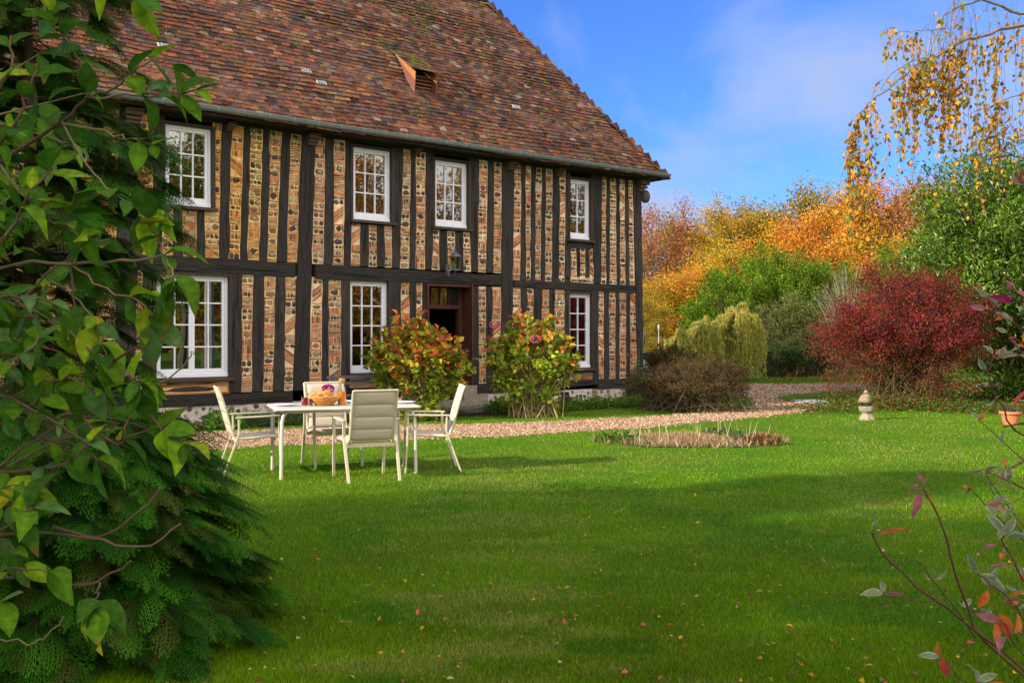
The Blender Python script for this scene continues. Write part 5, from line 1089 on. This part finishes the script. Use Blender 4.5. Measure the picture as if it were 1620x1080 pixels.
# stems: (photograph column, row, depth), each thick at its first point; flag = how many leaf pairs near the end
ST = [([(-160, 420, 2.3), (0, 262, 2.2), (97, 193, 2.15), (140, 153, 2.1)], .0070, 3), ([(140, 153, 2.1), (120, 90, 2.08), (88, 40, 2.05), (70, 10, 2.05)], .0035, 5),
      ([(140, 153, 2.1), (190, 150, 2.05), (250, 152, 2.0), (330, 140, 1.98)], .0030, 4), ([(140, 153, 2.1), (182, 138, 2.06), (225, 105, 2.0), (275, 100, 2.0)], .0028, 3), ([(97, 193, 2.15), (170, 210, 2.1), (215, 222, 2.05), (242, 228, 2.0)], .0030, 3),
      ([(-160, 520, 2.3), (0, 425, 2.2), (110, 417, 2.1), (205, 412, 2.0), (262, 405, 1.95)], .0055, 2), ([(262, 405, 1.95), (250, 375, 1.95), (230, 345, 1.93)], .0025, 3), ([(262, 405, 1.95), (275, 435, 1.9), (270, 460, 1.9)], .0025, 3),
      ([(-160, 640, 2.3), (-20, 520, 2.2), (70, 440, 2.2), (150, 380, 2.2)], .006, 2), ([(110, 417, 2.1), (112, 380, 2.1), (108, 340, 2.1), (125, 300, 2.1)], .0035, 4), ([(110, 417, 2.1), (115, 460, 2.1), (122, 500, 2.1), (135, 540, 2.1)], .003, 4),
      ([(-160, 560, 2.3), (0, 500, 2.2), (90, 510, 2.1), (140, 550, 2.05), (200, 590, 2.0), (228, 612, 1.98)], .0055, 3), ([(175, 572, 2.03), (215, 550, 2.0), (260, 520, 2.0), (275, 510, 2.0)], .0028, 0), ([(228, 612, 1.98), (265, 600, 1.95), (300, 565, 1.95), (308, 558, 1.95)], .0022, 0),
      ([(200, 590, 2.0), (215, 600, 1.95), (222, 610, 1.95)], .003, 3), ([(-160, 800, 2.3), (-40, 760, 2.2), (60, 690, 2.1), (140, 640, 2.1), (200, 610, 2.1)], .0055, 0), ([(60, 690, 2.1), (110, 700, 2.1), (160, 700, 2.05), (190, 695, 2.0), (235, 680, 2.0)], .0035, 3),
      ([(120, 640, 2.1), (150, 680, 2.05), (190, 700, 2.0), (210, 640, 2.0), (214, 610, 2.0)], .003, 2), ([(-160, 900, 2.3), (-20, 850, 2.2), (85, 840, 2.1), (160, 855, 2.0), (235, 862, 1.95), (285, 828, 1.95)], .0045, 0), ([(85, 835, 2.1), (150, 850, 2.05), (205, 820, 2.0), (258, 768, 2.0)], .0032, 0),
      ([(-160, 960, 2.3), (0, 915, 2.15), (80, 925, 2.0), (100, 930, 1.95), (155, 920, 1.92), (208, 885, 1.9)], .0045, 0), ([(155, 920, 1.92), (152, 945, 1.9), (150, 965, 1.88)], .002, 4), ([(-160, 880, 2.2), (-20, 845, 2.0), (40, 810, 1.95), (60, 800, 1.95)], .004, 5),
      ([(-160, 330, 2.2), (-30, 250, 2.1), (20, 200, 2.0), (40, 150, 2.0), (60, 110, 2.0)], .005, 6), ([(-160, 300, 2.2), (-40, 190, 2.1), (10, 120, 2.0), (20, 60, 2.0)], .005, 5), ([(-160, 700, 2.2), (-30, 600, 2.1), (40, 560, 2.0), (60, 530, 2.0)], .005, 6),
      ([(-160, 760, 2.2), (-30, 690, 2.1), (30, 650, 2.05), (80, 620, 2.0)], .005, 6), ([(-160, 620, 2.2), (-20, 620, 2.1), (60, 650, 2.0), (120, 690, 2.0), (170, 740, 2.0)], .004, 5), ([(-160, 500, 2.2), (-20, 400, 2.1), (30, 350, 2.1), (60, 330, 2.1)], .005, 6),
      ([(-160, 1000, 2.2), (0, 1010, 2.0), (60, 1015, 2.0), (100, 975, 2.0)], .003, 0), ([(-160, 720, 2.2), (-40, 740, 2.1), (40, 745, 2.05), (110, 730, 2.0), (150, 690, 2.0)], .004, 5), ([(-160, 200, 2.0), (40, -20, 1.9), (160, -40, 1.9), (215, -10, 1.9)], .004, 2),
      ([(-160, 900, 2.1), (-30, 850, 2.0), (20, 870, 1.95), (45, 900, 1.95)], .003, 5), ([(-160, 980, 2.1), (-40, 930, 2.0), (10, 900, 1.95), (75, 905, 1.93)], .003, 3), ([(-160, 860, 2.2), (-40, 790, 2.1), (30, 770, 2.0), (70, 790, 2.0)], .003, 4), ([(-160, 700, 2.2), (0, 640, 2.1), (90, 600, 2.05), (150, 620, 2.0)], .003, 5), ([(-160, 620, 2.2), (0, 560, 2.1), (90, 600, 2.05), (105, 680, 2.0)], .003, 5), ([(-160, 1050, 2.1), (-60, 960, 2.0), (0, 950, 1.95)], .003, 3),
      ([(200, 590, 2.0), (240, 660, 1.98), (270, 690, 1.96), (290, 700, 1.95)], .0022, 3), ([(110, 417, 2.1), (170, 460, 2.05), (225, 480, 2.0), (250, 520, 2.0)], .0025, 4), ([(70, 440, 2.2), (130, 480, 2.1), (160, 540, 2.05), (175, 600, 2.0)], .0025, 5), ([(97, 193, 2.15), (150, 280, 2.1), (200, 320, 2.05), (240, 350, 2.0)], .0025, 5), ([(0, 262, 2.2), (60, 330, 2.1), (120, 370, 2.05), (170, 380, 2.0)], .0025, 5),
      ([(-160, 480, 2.1), (0, 380, 2.0), (50, 300, 1.95), (85, 265, 1.95)], .004, 6), ([(-160, 560, 2.0), (-30, 480, 1.95), (40, 470, 1.9), (90, 480, 1.9)], .004, 6)]
mb = MB(); LP = []; LD = []; LS = []
for pts, r_, nl in ST:
    Q_ = [pt(*q) - FO for q in pts]
    if pts[0][0] == -160: Q_ = [np.array([rr.normal(0, .05), rr.normal(0, .05), 0]), np.array([Q_[0][0] * .5 - .15, Q_[0][1] * .5 + .02, Q_[0][2] * .55])] + Q_
    P = smooth(Q_, 14 if pts[0][0] != -160 else 22); P += rr.normal(0, .0025, P.shape); mb.tube(P, np.linspace(r_, r_ * .45, len(P)), 6, jitc(rr, [(.16, .09, .055), (.20, .14, .09), (.13, .06, .05)], 1, .1)[0])
    for k in range(nl):
        f = 1 - .13 * k - rr.uniform(0, .04) if nl > 3 else 1 - .2 * k; i = int(np.clip(f, .2, 1) * (len(P) - 1)); T = nrm(P[min(i + 1, len(P) - 1)] - P[max(i - 1, 0)])
        a = rr.uniform(0, math.pi); u_ = nrm(np.cross(T, [.2, .3, 1])); v_ = np.cross(T, u_)
        for s in (0, math.pi):
            sd = u_ * math.cos(a + s) + v_ * math.sin(a + s); D = T * (.75 if k else 1.2) + sd * .9 + np.array([.1, -.1, -.35]); LP.append(P[i]); LD.append(D); LS.append(rr.uniform(.045, .098))
# a few short leafy side twigs that close the mass at the edge
for _ in range(30):
    px, py = rr.uniform(-150, 50), rr.uniform(60, 800); p = pt(px, py, rr.uniform(2.0, 2.5)) - FO; d = nrm(np.array([.8, rr.normal(0, .4), rr.normal(.1, .5)])); q = p + d * .16; mb.tube([p - d * .12, p, q], [.003, .0026, .0015], 5, (.16, .11, .07))
    for k in range(3):
        for s in (-1, 1): LP.append(p + d * .16 * (k / 2)); LD.append(d * .6 + np.array([0, s * .5, -.3 + s * .4]) + rr.normal(0, .3, 3)); LS.append(rr.uniform(.045, .098))
mb.build('stems', M['twig'], fs, True)
LP, LD, LS = np.array(LP), np.array(LD), np.array(LS); n = len(LP); mb = MB()
put_leaves(mb, LP, LD, nrm(rr.normal(0, .45, (n, 3)) + [0, -.35, 1]), LS, jitc(rr, [(.11, .24, .010), (.06, .155, .012), (.21, .37, .012), (.32, .44, .015), (.12, .24, .06), (.48, .42, .02)], n, .12, [.28, .38, .13, .05, .14, .02]), 1.05, 1.2)
mb.build('foliage', M['big_leaf'], fs, True)
# ---------------------------------------------------------------- variegated dogwood close on the right
DO = np.array([(1700 - 810) / FPX * 2.0, 2.0, 0]); dg = empty('variegated_dogwood', tuple(DO), 0, 'thin dark red twigs with few pink, orange and cream-edged leaves at the right foreground', 'shrub')
mb = MB(); LP = []; LD = []; LS = []; LK = []
rr = np.random.default_rng(71)
SR = [([(1760, 1190, 2.0), (1650, 1085, 1.9), (1555, 1005, 1.85), (1475, 945, 1.8), (1410, 890, 1.8), (1380, 842, 1.8)], .0055, [(1398, 848, 'O', 20, 12), (1383, 830, 'V', 80, 5)]),
      ([(1660, 1100, 1.95), (1555, 1010, 1.9), (1520, 930, 1.88), (1490, 830, 1.86), (1461, 775, 1.85)], .0045, [(1468, 778, 'O', -60, 10), (1452, 780, 'P', 250, 10), (1455, 765, 'P', 200, 7), (1458, 757, 'P', 110, 5), (1466, 757, 'P', 70, 5)]),
      ([(1545, 1005, 1.88), (1510, 960, 1.88), (1475, 915, 1.88), (1445, 875, 1.88)], .0022, [(1480, 912, 'V', 110, 6), (1478, 912, 'V', 30, 8), (1472, 915, 'V', 150, 6)]), ([(1480, 950, 1.8), (1440, 950, 1.8), (1397, 940, 1.8)], .0020, [(1397, 938, 'V', 175, 9), (1396, 936, 'V', 95, 7), (1400, 938, 'P', 0, 9)]),
      ([(1760, 1000, 2.1), (1660, 730, 2.1), (1605, 680, 2.1), (1580, 630, 2.1), (1563, 590, 2.1), (1575, 565, 2.1)], .0042, [(1575, 560, 'O', 20, 9), (1570, 560, 'V', 120, 6), (1578, 566, 'V', 20, 10), (1560, 585, 'V', 130, 7), (1600, 580, 'O', 30, 9), (1590, 560, 'V', 60, 6), (1565, 640, 'V', 210, 7)]),
      ([(1740, 720, 2.2), (1680, 560, 2.2), (1640, 505, 2.2), (1585, 455, 2.2), (1603, 460, 2.2)], .003, [(1605, 470, 'P', 185, 12), (1598, 460, 'P', 100, 7), (1590, 500, 'M', 160, 12), (1615, 505, 'O', 20, 9)]),
      ([(1760, 800, 1.7), (1680, 640, 1.7), (1640, 625, 1.7)], .003, [(1640, 624, 'R', 178, 11)]), ([(1760, 330, 2.3), (1690, 260, 2.3), (1620, 250, 2.3), (1585, 238, 2.3), (1575, 215, 2.3)], .003, [(1590, 240, 'P', 70, 8), (1600, 250, 'P', 180, 10), (1575, 218, 'P', 190, 8), (1600, 215, 'O', 80, 8)]),
      ([(1740, 380, 2.2), (1650, 330, 2.2), (1615, 290, 2.2), (1605, 262, 2.2)], .0026, [(1612, 265, 'O', 290, 9), (1618, 290, 'P', 170, 8), (1622, 285, 'V', 110, 8), (1620, 310, 'O', 45, 9)]),
      ([(1740, 1010, 1.7), (1640, 940, 1.7), (1600, 880, 1.7), (1585, 845, 1.7)], .004, [(1585, 840, 'V', 120, 8), (1592, 838, 'V', 60, 8), (1600, 850, 'V', 20, 9), (1600, 900, 'P', 175, 10), (1610, 915, 'O', 10, 10), (1575, 862, 'P', 200, 7)]),
      ([(1740, 1070, 1.75), (1640, 1000, 1.75), (1590, 940, 1.75), (1545, 905, 1.75)], .0028, [(1545, 905, 'V', 120, 10), (1550, 905, 'V', 330, 12), (1570, 925, 'V', 70, 8), (1590, 945, 'O', 30, 8), (1585, 955, 'P', 20, 10), (1560, 950, 'O', 250, 9)]),
      ([(1740, 1150, 1.7), (1650, 1070, 1.7), (1600, 1010, 1.7), (1590, 985, 1.7)], .0035, [(1600, 1000, 'O', 120, 10), (1605, 1000, 'O', 50, 10), (1590, 1010, 'P', 175, 9), (1565, 975, 'R', 300, 9), (1555, 975, 'O', 250, 9), (1550, 965, 'P', 170, 9)]),
      ([(1700, 1180, 1.9), (1600, 1110, 1.9), (1530, 1080, 1.9), (1490, 1045, 1.9)], .003, [(1485, 1035, 'R', 290, 10), (1480, 1030, 'V', 175, 10), (1478, 1028, 'O', 100, 6), (1550, 1070, 'V', 20, 10), (1545, 1070, 'V', 100, 10), (1560, 1080, 'O', 10, 9)]),
      ([(1740, 900, 2.3), (1660, 800, 2.3), (1600, 760, 2.3), (1590, 735, 2.3)], .0026, [(1592, 738, 'O', 100, 6), (1592, 740, 'V', 20, 8), (1590, 742, 'V', 200, 6), (1588, 745, 'P', 240, 7), (1600, 800, 'V', 160, 8)]),
      ([(1740, 820, 2.0), (1660, 775, 2.0), (1590, 800, 2.0)], .0022, [(1600, 800, 'V', 150, 8), (1610, 820, 'V', 200, 8)]), ([(1760, 690, 2.0), (1640, 672, 2.0), (1590, 674, 2.0)], .004, [])]
kc = {'O': (.70, .20, .05), 'P': (.45, .16, .17), 'V': (.26, .30, .16), 'R': (.62, .09, .07), 'M': (.34, .03, .10)}
for pts, r_, ls in SR:
    r_ *= .62; Q_ = [pt(*q) - DO for q in pts]; Q_ = [np.array([rr.normal(0, .03), rr.normal(0, .03), 0]), np.array([Q_[0][0] * .5 + .06, Q_[0][1] * .5, Q_[0][2] * .5])] + Q_ if pts[0][0] >= 1700 and Q_[0][2] > .15 else Q_; P = smooth(Q_, 14 if len(Q_) == len(pts) else 22); P += rr.normal(0, .002, P.shape); mb.tube(P, np.linspace(r_, r_ * .5, len(P)) * (1 + .25 * (np.arange(len(P)) % 3 == 0)), 6, jitc(rr, [(.075, .022, .024), (.10, .035, .03)], 1, .1)[0])
    dep = pts[-1][2]
    for (px, py, k, ang, sz) in ls:
        p = pt(px, py, dep + rr.uniform(-.02, .02)) - DO; j_ = np.argmin(np.linalg.norm(P - p, axis=1)); e_ = P[j_] + (p - P[j_]) * min(1, .012 / (np.linalg.norm(p - P[j_]) + 1e-6)); mb.tube([P[j_], e_], [.0009, .0007], 4, (.25, .08, .06), False); p = e_
        a = R(ang); LP.append(p); LD.append([math.cos(a), rr.normal(0, .35), math.sin(a)]); LS.append(sz * .0043); LK.append(k)
for _ in range(20):
    px, py = rr.uniform(1560, 1680), rr.uniform(480, 1060); dep = rr.uniform(1.8, 2.3); p = pt(px, py, dep) - DO; d = nrm(np.array([-.5, rr.normal(0, .3), rr.uniform(.2, 1)])); P = smooth([p - d * .16 + [.03, 0, -.02], p - d * .05, p + d * .06], 8); mb.tube(P, np.linspace(.0017, .0008, 8), 5, (.09, .03, .028))
    for k in range(5):
        a = rr.uniform(0, 2 * math.pi); LP.append(P[-1 - (k // 2) * 2]); LD.append([math.cos(a) * .8, rr.normal(0, .4), math.sin(a) * .6 + .3]); LS.append(rr.uniform(4.5, 8.5) * .0043); LK.append('OPVVVP'[rr.integers(6)])
LP, LD, LS, LK = np.array(LP), np.array(LD), np.array(LS), np.array(LK)
mb.build('stems', M['twig'], dg, True); mb = MB()
for k in 'OPVRM':
    m = LK == k
    if m.any(): nn_ = m.sum(); put_leaves(mb, LP[m], LD[m], nrm(rr.normal(0, .8, (nn_, 3)) + [0, -.5, .6]), LS[m] * 1.1, jitc(rr, [kc[k]], nn_, .12), .8, 1.1, edge=(.62, .60, .48) if k == 'V' else ((.5, .25, .28) if k == 'P' else None))
mb.build('foliage', M['big_leaf'], dg, True)
# ---------------------------------------------------------------- weeping birch, top right
BO = np.array([(2050 - 810) / FPX * 9.6, 9.8, 0]); bt = empty('weeping_birch', tuple(BO), 0, 'birch with long hanging twigs of small yellow leaves at the top right corner', 'tree')
rr = np.random.default_rng(81); mb = MB(); mb.tube([(0, 0, 0), (-.05, 0, 3), (-.1, 0, 6), (0, .1, 8.5)], [.17, .14, .10, .03], 10, (.55, .52, .48)); mb.build('trunk', M['bark'], bt)
mb = MB(); lf = MB(); BL = []
def hang(p, L_, nl, r_=.0018, sw=.05):
    k = 9; t = np.linspace(0, 1, k); d = rr.normal(0, 1, 2) * sw; P = p + np.stack([d[0] * np.sin(t * 2.5) + rr.normal(0, .006, k), d[1] * t + rr.normal(0, .006, k), -L_ * t + .03 * np.sin(t * 5)], 1); mb.tube(P, np.linspace(r_, r_ * .4, k), 4, (.10, .055, .045), False)
    m = rr.poisson(nl)
    if m: 
        s = rr.random(m) * (k - 1.01); i = s.astype(int); f = (s - i)[:, None]; BL.append(P[i] * (1 - f) + P[i + 1] * f)
    for _ in range(rr.poisson(1.2)): 
        i = rr.integers(1, k - 2); q = P[i]; e = q + np.array([rr.normal(0, .07), rr.normal(0, .05), -rr.uniform(.05, .3) * L_]); mb.tube([q, (q + e) / 2 + [rr.normal(0, .02), 0, .02], e], [r_ * .6, r_ * .5, r_ * .3], 3, (.10, .055, .045), False)
        if nl > 1: BL.append(np.linspace(q, e, 3)[1:] + rr.normal(0, .01, (2, 3)))
def limb(pts, r0, r1, n=24):
    P = smooth([pt(*q) - BO for q in pts], n); P[1:-1] += rr.normal(0, .008, (n - 2, 3)); mb.tube(P, np.linspace(r0, r1, n), 6, (.17, .15, .13)); return P
A = limb([(2050, -60, 9.8), (1800, 10, 9.6), (1620, 40, 9.4), (1560, 55, 9.3), (1520, 66, 9.2), (1480, 90, 9.1), (1450, 103, 9.0), (1412, 135, 8.9), (1385, 155, 8.9), (1370, 170, 8.9), (1352, 205, 8.9), (1345, 250, 8.9)], .022, .0025, 40)
B = limb([(1480, 92, 9.1), (1440, 98, 9.1), (1400, 128, 9.0), (1395, 150, 9.0)], .008, .003, 12); C_ = limb([(1495, 45, 9.3), (1460, 50, 9.2), (1430, 50, 9.2), (1405, 78, 9.1)], .005, .002, 12)
D_ = limb([(1900, -60, 9.6), (1700, -10, 9.6), (1620, 25, 9.5), (1560, 0, 9.4), (1500, 20, 9.3), (1475, 70, 9.2), (1465, 95, 9.2)], .02, .003, 24); E_ = limb([(2000, 60, 10), (1750, 90, 10.2), (1620, 145, 10.3), (1560, 170, 10.3), (1500, 185, 10.3)], .012, .003, 24)
F_ = limb([(1900, -140, 9.5), (1650, -60, 9.4), (1540, -30, 9.3), (1510, 10, 9.2), (1490, 50, 9.2)], .015, .003, 20)
px_of = lambda p: 810 + FPX * (p[0] + BO[0]) / (p[1] + BO[1])
for _ in range(34): i = rr.integers(30, 40); hang(A[i] + rr.normal(0, .02, 3), rr.uniform(.3, .95), 13, sw=.10)
for _ in range(105): i = rr.integers(4, 25); q = A[i]; hang(q + rr.normal(0, .05, 3), rr.uniform(.4, 1.05) * (1.1 if px_of(q) > 1500 else .9), 11, sw=.10)
for Q, k, L_, nl in ((B, 6, .35, 5), (C_, 10, .3, 7), (D_, 34, .8, 2), (E_, 50, 1.0, 8), (F_, 26, .6, 1)):
    for _ in range(k): i = rr.integers(len(Q) // 3, len(Q)); hang(Q[i] + rr.normal(0, .04, 3), rr.uniform(.4, 1.1) * L_, nl, sw=.07)
mb.build('branches', M['twig'], bt)
P = np.concatenate(BL); n = len(P); lf.leaves(P, np.stack([rr.normal(0, .5, n), rr.normal(0, .5, n), np.full(n, -.9)], 1), rr.normal(0, 1, (n, 3)), rr.uniform(.032, .058, n), rr.uniform(.026, .045, n), jitc(rr, [(.62, .30, .03), (.50, .30, .03), (.26, .26, .04), (.58, .20, .03), (.16, .20, .04)], n, .15, [.3, .26, .18, .14, .12]), .15, rnd=True)
lf.build('foliage', M['leaf'], bt)
# ---------------------------------------------------------------- small growth on the ground
def cover(pts, n, ln, wd, cols, seed, hh_=.1, spread=.25):
    rr = np.random.default_rng(seed); pts = np.array(pts); k = rr.integers(0, len(pts) - 1, n); f = rr.random((n, 1)); P = pts[k] * (1 - f) + pts[k + 1] * f; P[:, :2] += rr.normal(0, spread, (n, 2)); 
    hgt = np.abs(rr.normal(0, .5, n)) * hh_ * (.5 + valnoise(P[:, :2], .35, seed)); P[:, 2] = .01 + hgt; D = np.stack([rr.normal(0, 1, n), rr.normal(0, 1, n), rr.uniform(-.1, .8, n)], 1)
    m = MB(); m.leaves(P, D, rr.normal(0, .35, (n, 3)) + [0, 0, 1], ln * rr.uniform(.6, 1.3, n), wd, jitc(rr, cols, n, .2)); return m.build('ground_cover', M['leaf'], None)
line = lambda a, b, v: [np.append(hw(U(x), v)[:2], 0) for x in np.linspace(a, b, 12)]
gcol = [(.09, .20, .02), (.13, .26, .03), (.05, .11, .02), (.20, .26, .04)]
tag(cover(line(745, 1075, -1.0), 9000, .055, .04, gcol, 1, .16, .3), 'leafy green ground cover between plinth and gravel path', 'ground cover', kind='stuff')
tag(cover(line(-100, 700, -.75), 5000, .05, .03, gcol + [(.1, .12, .07)], 2, .12, .12), 'weeds and low leaves along the plinth left of the door', 'ground cover', kind='stuff')
tag(cover([gp(1290, 652), gp(1380, 645), gp(1480, 648), gp(1590, 652), gp(1700, 655)], 7000, .06, .045, [(.04, .09, .02), (.07, .14, .02), (.10, .18, .03), (.30, .12, .03)], 3, .2, .5), 'dark ivy and fallen leaves under the berberis', 'ground cover', kind='stuff')
tag(cover([gp(1190, 603), gp(1300, 602), gp(1400, 602)], 3000, .08, .05, [(.09, .22, .02), (.12, .24, .02), (.4, .14, .04)], 4, .08, .6), 'grass and red fallen leaves beyond the far drive', 'ground cover', kind='stuff')
# ivy on the right end of the wall
rr = np.random.default_rng(9); m = MB(); n = 900; u_ = U(998) + rr.normal(0, .13, n) ; z_ = np.abs(rr.normal(0, .35, n)); u_ += z_ * .1; P = np.array([hw(a, -.06 - abs(rr.normal(0, .03)), b) for a, b in zip(u_, z_)])
m.leaves(P, rr.normal(0, 1, (n, 3)) + [0, 0, -.5], rr.normal(0, .3, (n, 3)) + [HN[0], HN[1], .3], .06, .055, jitc(rr, [(.05, .11, .02), (.08, .15, .03), (.14, .15, .04)], n)); tag(m.build('ivy', M['leaf_gloss'], None), 'ivy climbing over plinth and sill beam at the right corner of the house', 'ivy')
# lavender clumps and a mallow at the foot of the left wall
def tuft(name, c, r_, h_, n, ln, wd, cols, label, cat, seed, group=None, flat=.5, mt='leaf'):
    rr = np.random.default_rng(seed); o = empty(name, (c[0], c[1], 0), 0, label, cat, group); a = rr.uniform(0, 6.28, n); q = r_ * rr.random(n) ** .5; P = np.stack([q * np.cos(a), q * np.sin(a), h_ * rr.random(n) * (1 - .5 * q / r_)], 1)
    D = np.stack([np.cos(a) * flat, np.sin(a) * flat, np.full(n, 1.)], 1) + rr.normal(0, .25, (n, 3)); m = MB(); m.leaves(P, D, rr.normal(0, 1, (n, 3)), ln * rr.uniform(.6, 1.2, n), wd, jitc(rr, cols, n)); m.build('leaves', M[mt], o)
    m = MB(); [m.tube([(0, 0, 0), P[i] * [.6, .6, .6], P[i]], .004, 3, (.2, .17, .1), False) for i in range(0, n, max(1, n // 25))]; m.build('stems', M['twig'], o); return o
LV = [(.13, .18, .11), (.09, .14, .07), (.17, .22, .14)]
for i, px in enumerate((345, 378, 412, 448)): tuft('lavender_plant', hw(U(px), -.6), .24, .22, 420, .12, .012, LV, ['grey-green lavender clump left of the left chair, by the wall', 'grey-green lavender clump seen above the seat of the left chair', 'grey-green lavender clump left of the near left table leg', 'grey-green lavender clump behind the left end of the table'][i], 'lavender', 100 + i, 'lavender clumps by the wall')
tuft('mallow_plant', hw(U(322), -.85), .3, .35, 120, .11, .10, [(.10, .24, .03), (.14, .30, .04)], 'fresh green broad-leaved plant by the white plinth left of the chairs', 'plant', 110, None, 1.2)
tuft('wallflower_plant', hw(U(742), -1.0), .25, .3, 260, .09, .035, [(.12, .26, .03), (.18, .30, .04)], 'light green leafy plant by the door step behind the right chair', 'plant', 111, None, .8)
# dried plants in the round bed
rr = np.random.default_rng(12)
n = 5200; a = rr.uniform(0, 6.28, n); q = np.abs(rr.normal(0, .55, n)).clip(0, 1.3); P = np.stack([ring_c[0] + 1.05 * q * np.cos(a) - .05, ring_c[1] + .72 * q * np.sin(a), np.full(n, .01)], 1); m = MB()
m.leaves(P, np.stack([rr.normal(0, .55, n), rr.normal(0, .55, n), np.full(n, 1.)], 1), rr.normal(0, 1, (n, 3)), rr.uniform(.05, .15, n), .009, jitc(rr, [(.50, .36, .22), (.42, .26, .16), (.62, .50, .34), (.28, .22, .08)], n, .2)); tag(m.build('dry_stubble', M['leaf'], None), 'straw coloured dry stems filling the round bed in the lawn', 'dry stems', kind='stuff')
for i, (px, py, r_, cols, lab) in enumerate([(978, 700, .28, gcol, 'green leafy weed at the left end of the dry round bed'), (1140, 694, .26, [(.12, .20, .05), (.06, .12, .03)], 'green weed among the dry stems, right of the middle of the bed'), (1176, 700, .2, [(.10, .18, .05), (.18, .24, .12)], 'grey-green broad weed near the right end of the dry bed'), (1206, 703, .22, [(.28, .15, .07), (.36, .2, .1), (.2, .12, .05)], 'rusty brown dead plant at the right end of the dry bed')]):
    tuft('weed' if i < 3 else 'dead_plant', gp(px, py), r_, .16, 240, .09, .035, cols, lab, 'plant', 130 + i, None, 1.0)
m = MB()
for _ in range(26): p = np.array([ring_c[0] + rr.uniform(-1, 1), ring_c[1] + rr.uniform(-.5, .5), 0]); e = p + [rr.normal(0, .07), rr.normal(0, .05), rr.uniform(.18, .36)]; m.tube([p, (p + e) / 2 + rr.normal(0, .012, 3), e], [.004, .003, .0015], 4, (.58, .50, .32), False)
tag(m.build('dry_stalks', M['twig'], None), 'tall pale dry stalks rising from the round bed', 'dry stems', kind='stuff')
# fallen leaves
n = 620; py = HOR + 60 + (1130 - HOR - 60) * rr.random(n) ** .8; px = rr.uniform(250, 1750, n); Y = H * FPX / (py - HOR); P = np.stack([(px - 810) / FPX * Y, Y, rr.uniform(.02, .045, n)], 1); m = MB()
m.leaves(P, np.stack([rr.normal(0, 1, n), rr.normal(0, 1, n), rr.normal(0, .25, n)], 1), rr.normal(0, .35, (n, 3)) + [0, 0, 1], rr.uniform(.016, .044, n), rr.uniform(.012, .028, n), jitc(rr, [(.62, .36, .04), (.55, .22, .05), (.30, .15, .08), (.48, .36, .16), (.20, .10, .06), (.45, .12, .08)], n, .2), rnd=True); tag(m.build('fallen_leaves', M['leaf'], None), 'yellow, orange and brown leaves scattered over the lawn', 'fallen leaves', kind='stuff')
# white post lamp and the pale car glimpsed behind the brown bush
q = np.array([(1042 - 810) / FPX * 36, 36, 0]); gp_ = mat('greyed_white', .7, col=(.42, .42, .42)); o = empty('garden_lamp', tuple(q), 0, 'thin white post lamp far behind the corner of the house', 'lamp'); m = MB(); m.tube([(0, 0, 0), (0, 0, 1.72)], .016, 8); m.build('post', gp_, o); m = MB(); m.lathe([(0, 1.72), (.03, 1.73), (.034, 1.80), (.034, 1.88), (.02, 1.92), (0, 1.95)], 12); m.build('lamp_head', gp_, o, True)
def car():
    o = empty('parked_car', ((1004 - 810) / FPX * 30, 30.5, 0), R(8), 'small pale blue-white car almost hidden behind the brown bush', 'car'); pnt = mat('car_paint', .25, col=(.55, .62, .72), spec=.6, coat=.5)
    prof = [(-1.7, .28), (-1.72, .55), (-1.55, .70), (-.95, .78), (-.45, 1.0), (.45, 1.01), (1.05, .80), (1.62, .72), (1.72, .5), (1.7, .28)]
    m = MB(); n = len(prof); V = [(x, y, z) for y in (-.72, .72) for x, z in prof]; c_ = [(0, -.72, .4), (0, .72, .4)]; m.add(V + c_, [[i, (i + 1) % n, 2 * n] for i in range(n)] + [[n + (i + 1) % n, n + i, 2 * n + 1] for i in range(n)]); m.add(V, [[i, n + i, n + (i + 1) % n, (i + 1) % n] for i in range(n)]); b = m.build('body', pnt, o); bv = b.modifiers.new('bevel', 'BEVEL'); bv.width = .05; bv.segments = 3
    g_ = mat('car_glass', .05, col=(.02, .03, .04), spec=.8); 
    for s in (-1, 1): m = MB(); m.hexa([(-.85, s * .725, .80), (.85, s * .725, .82), (.85, s * .735, .82), (-.85, s * .735, .80), (-.42, s * .725, 1.0), (.42, s * .725, 1.02), (.42, s * .735, 1.02), (-.42, s * .735, 1.0)]); m.build('side_window', g_, o)
    for x in (-1.1, 1.1):
        for s in (-1, 1): m = MB(); m.tube([(x, s * .60, .29), (x, s * .76, .29)], .29, 18, (.02, .02, .02)); w_ = m.build('wheel', M['vcol'], o); m = MB(); m.tube([(x, s * .761, .29), (x, s * .772, .29)], .17, 14, (.5, .5, .5)); m.build('rim', M['zinc'], w_)
car()
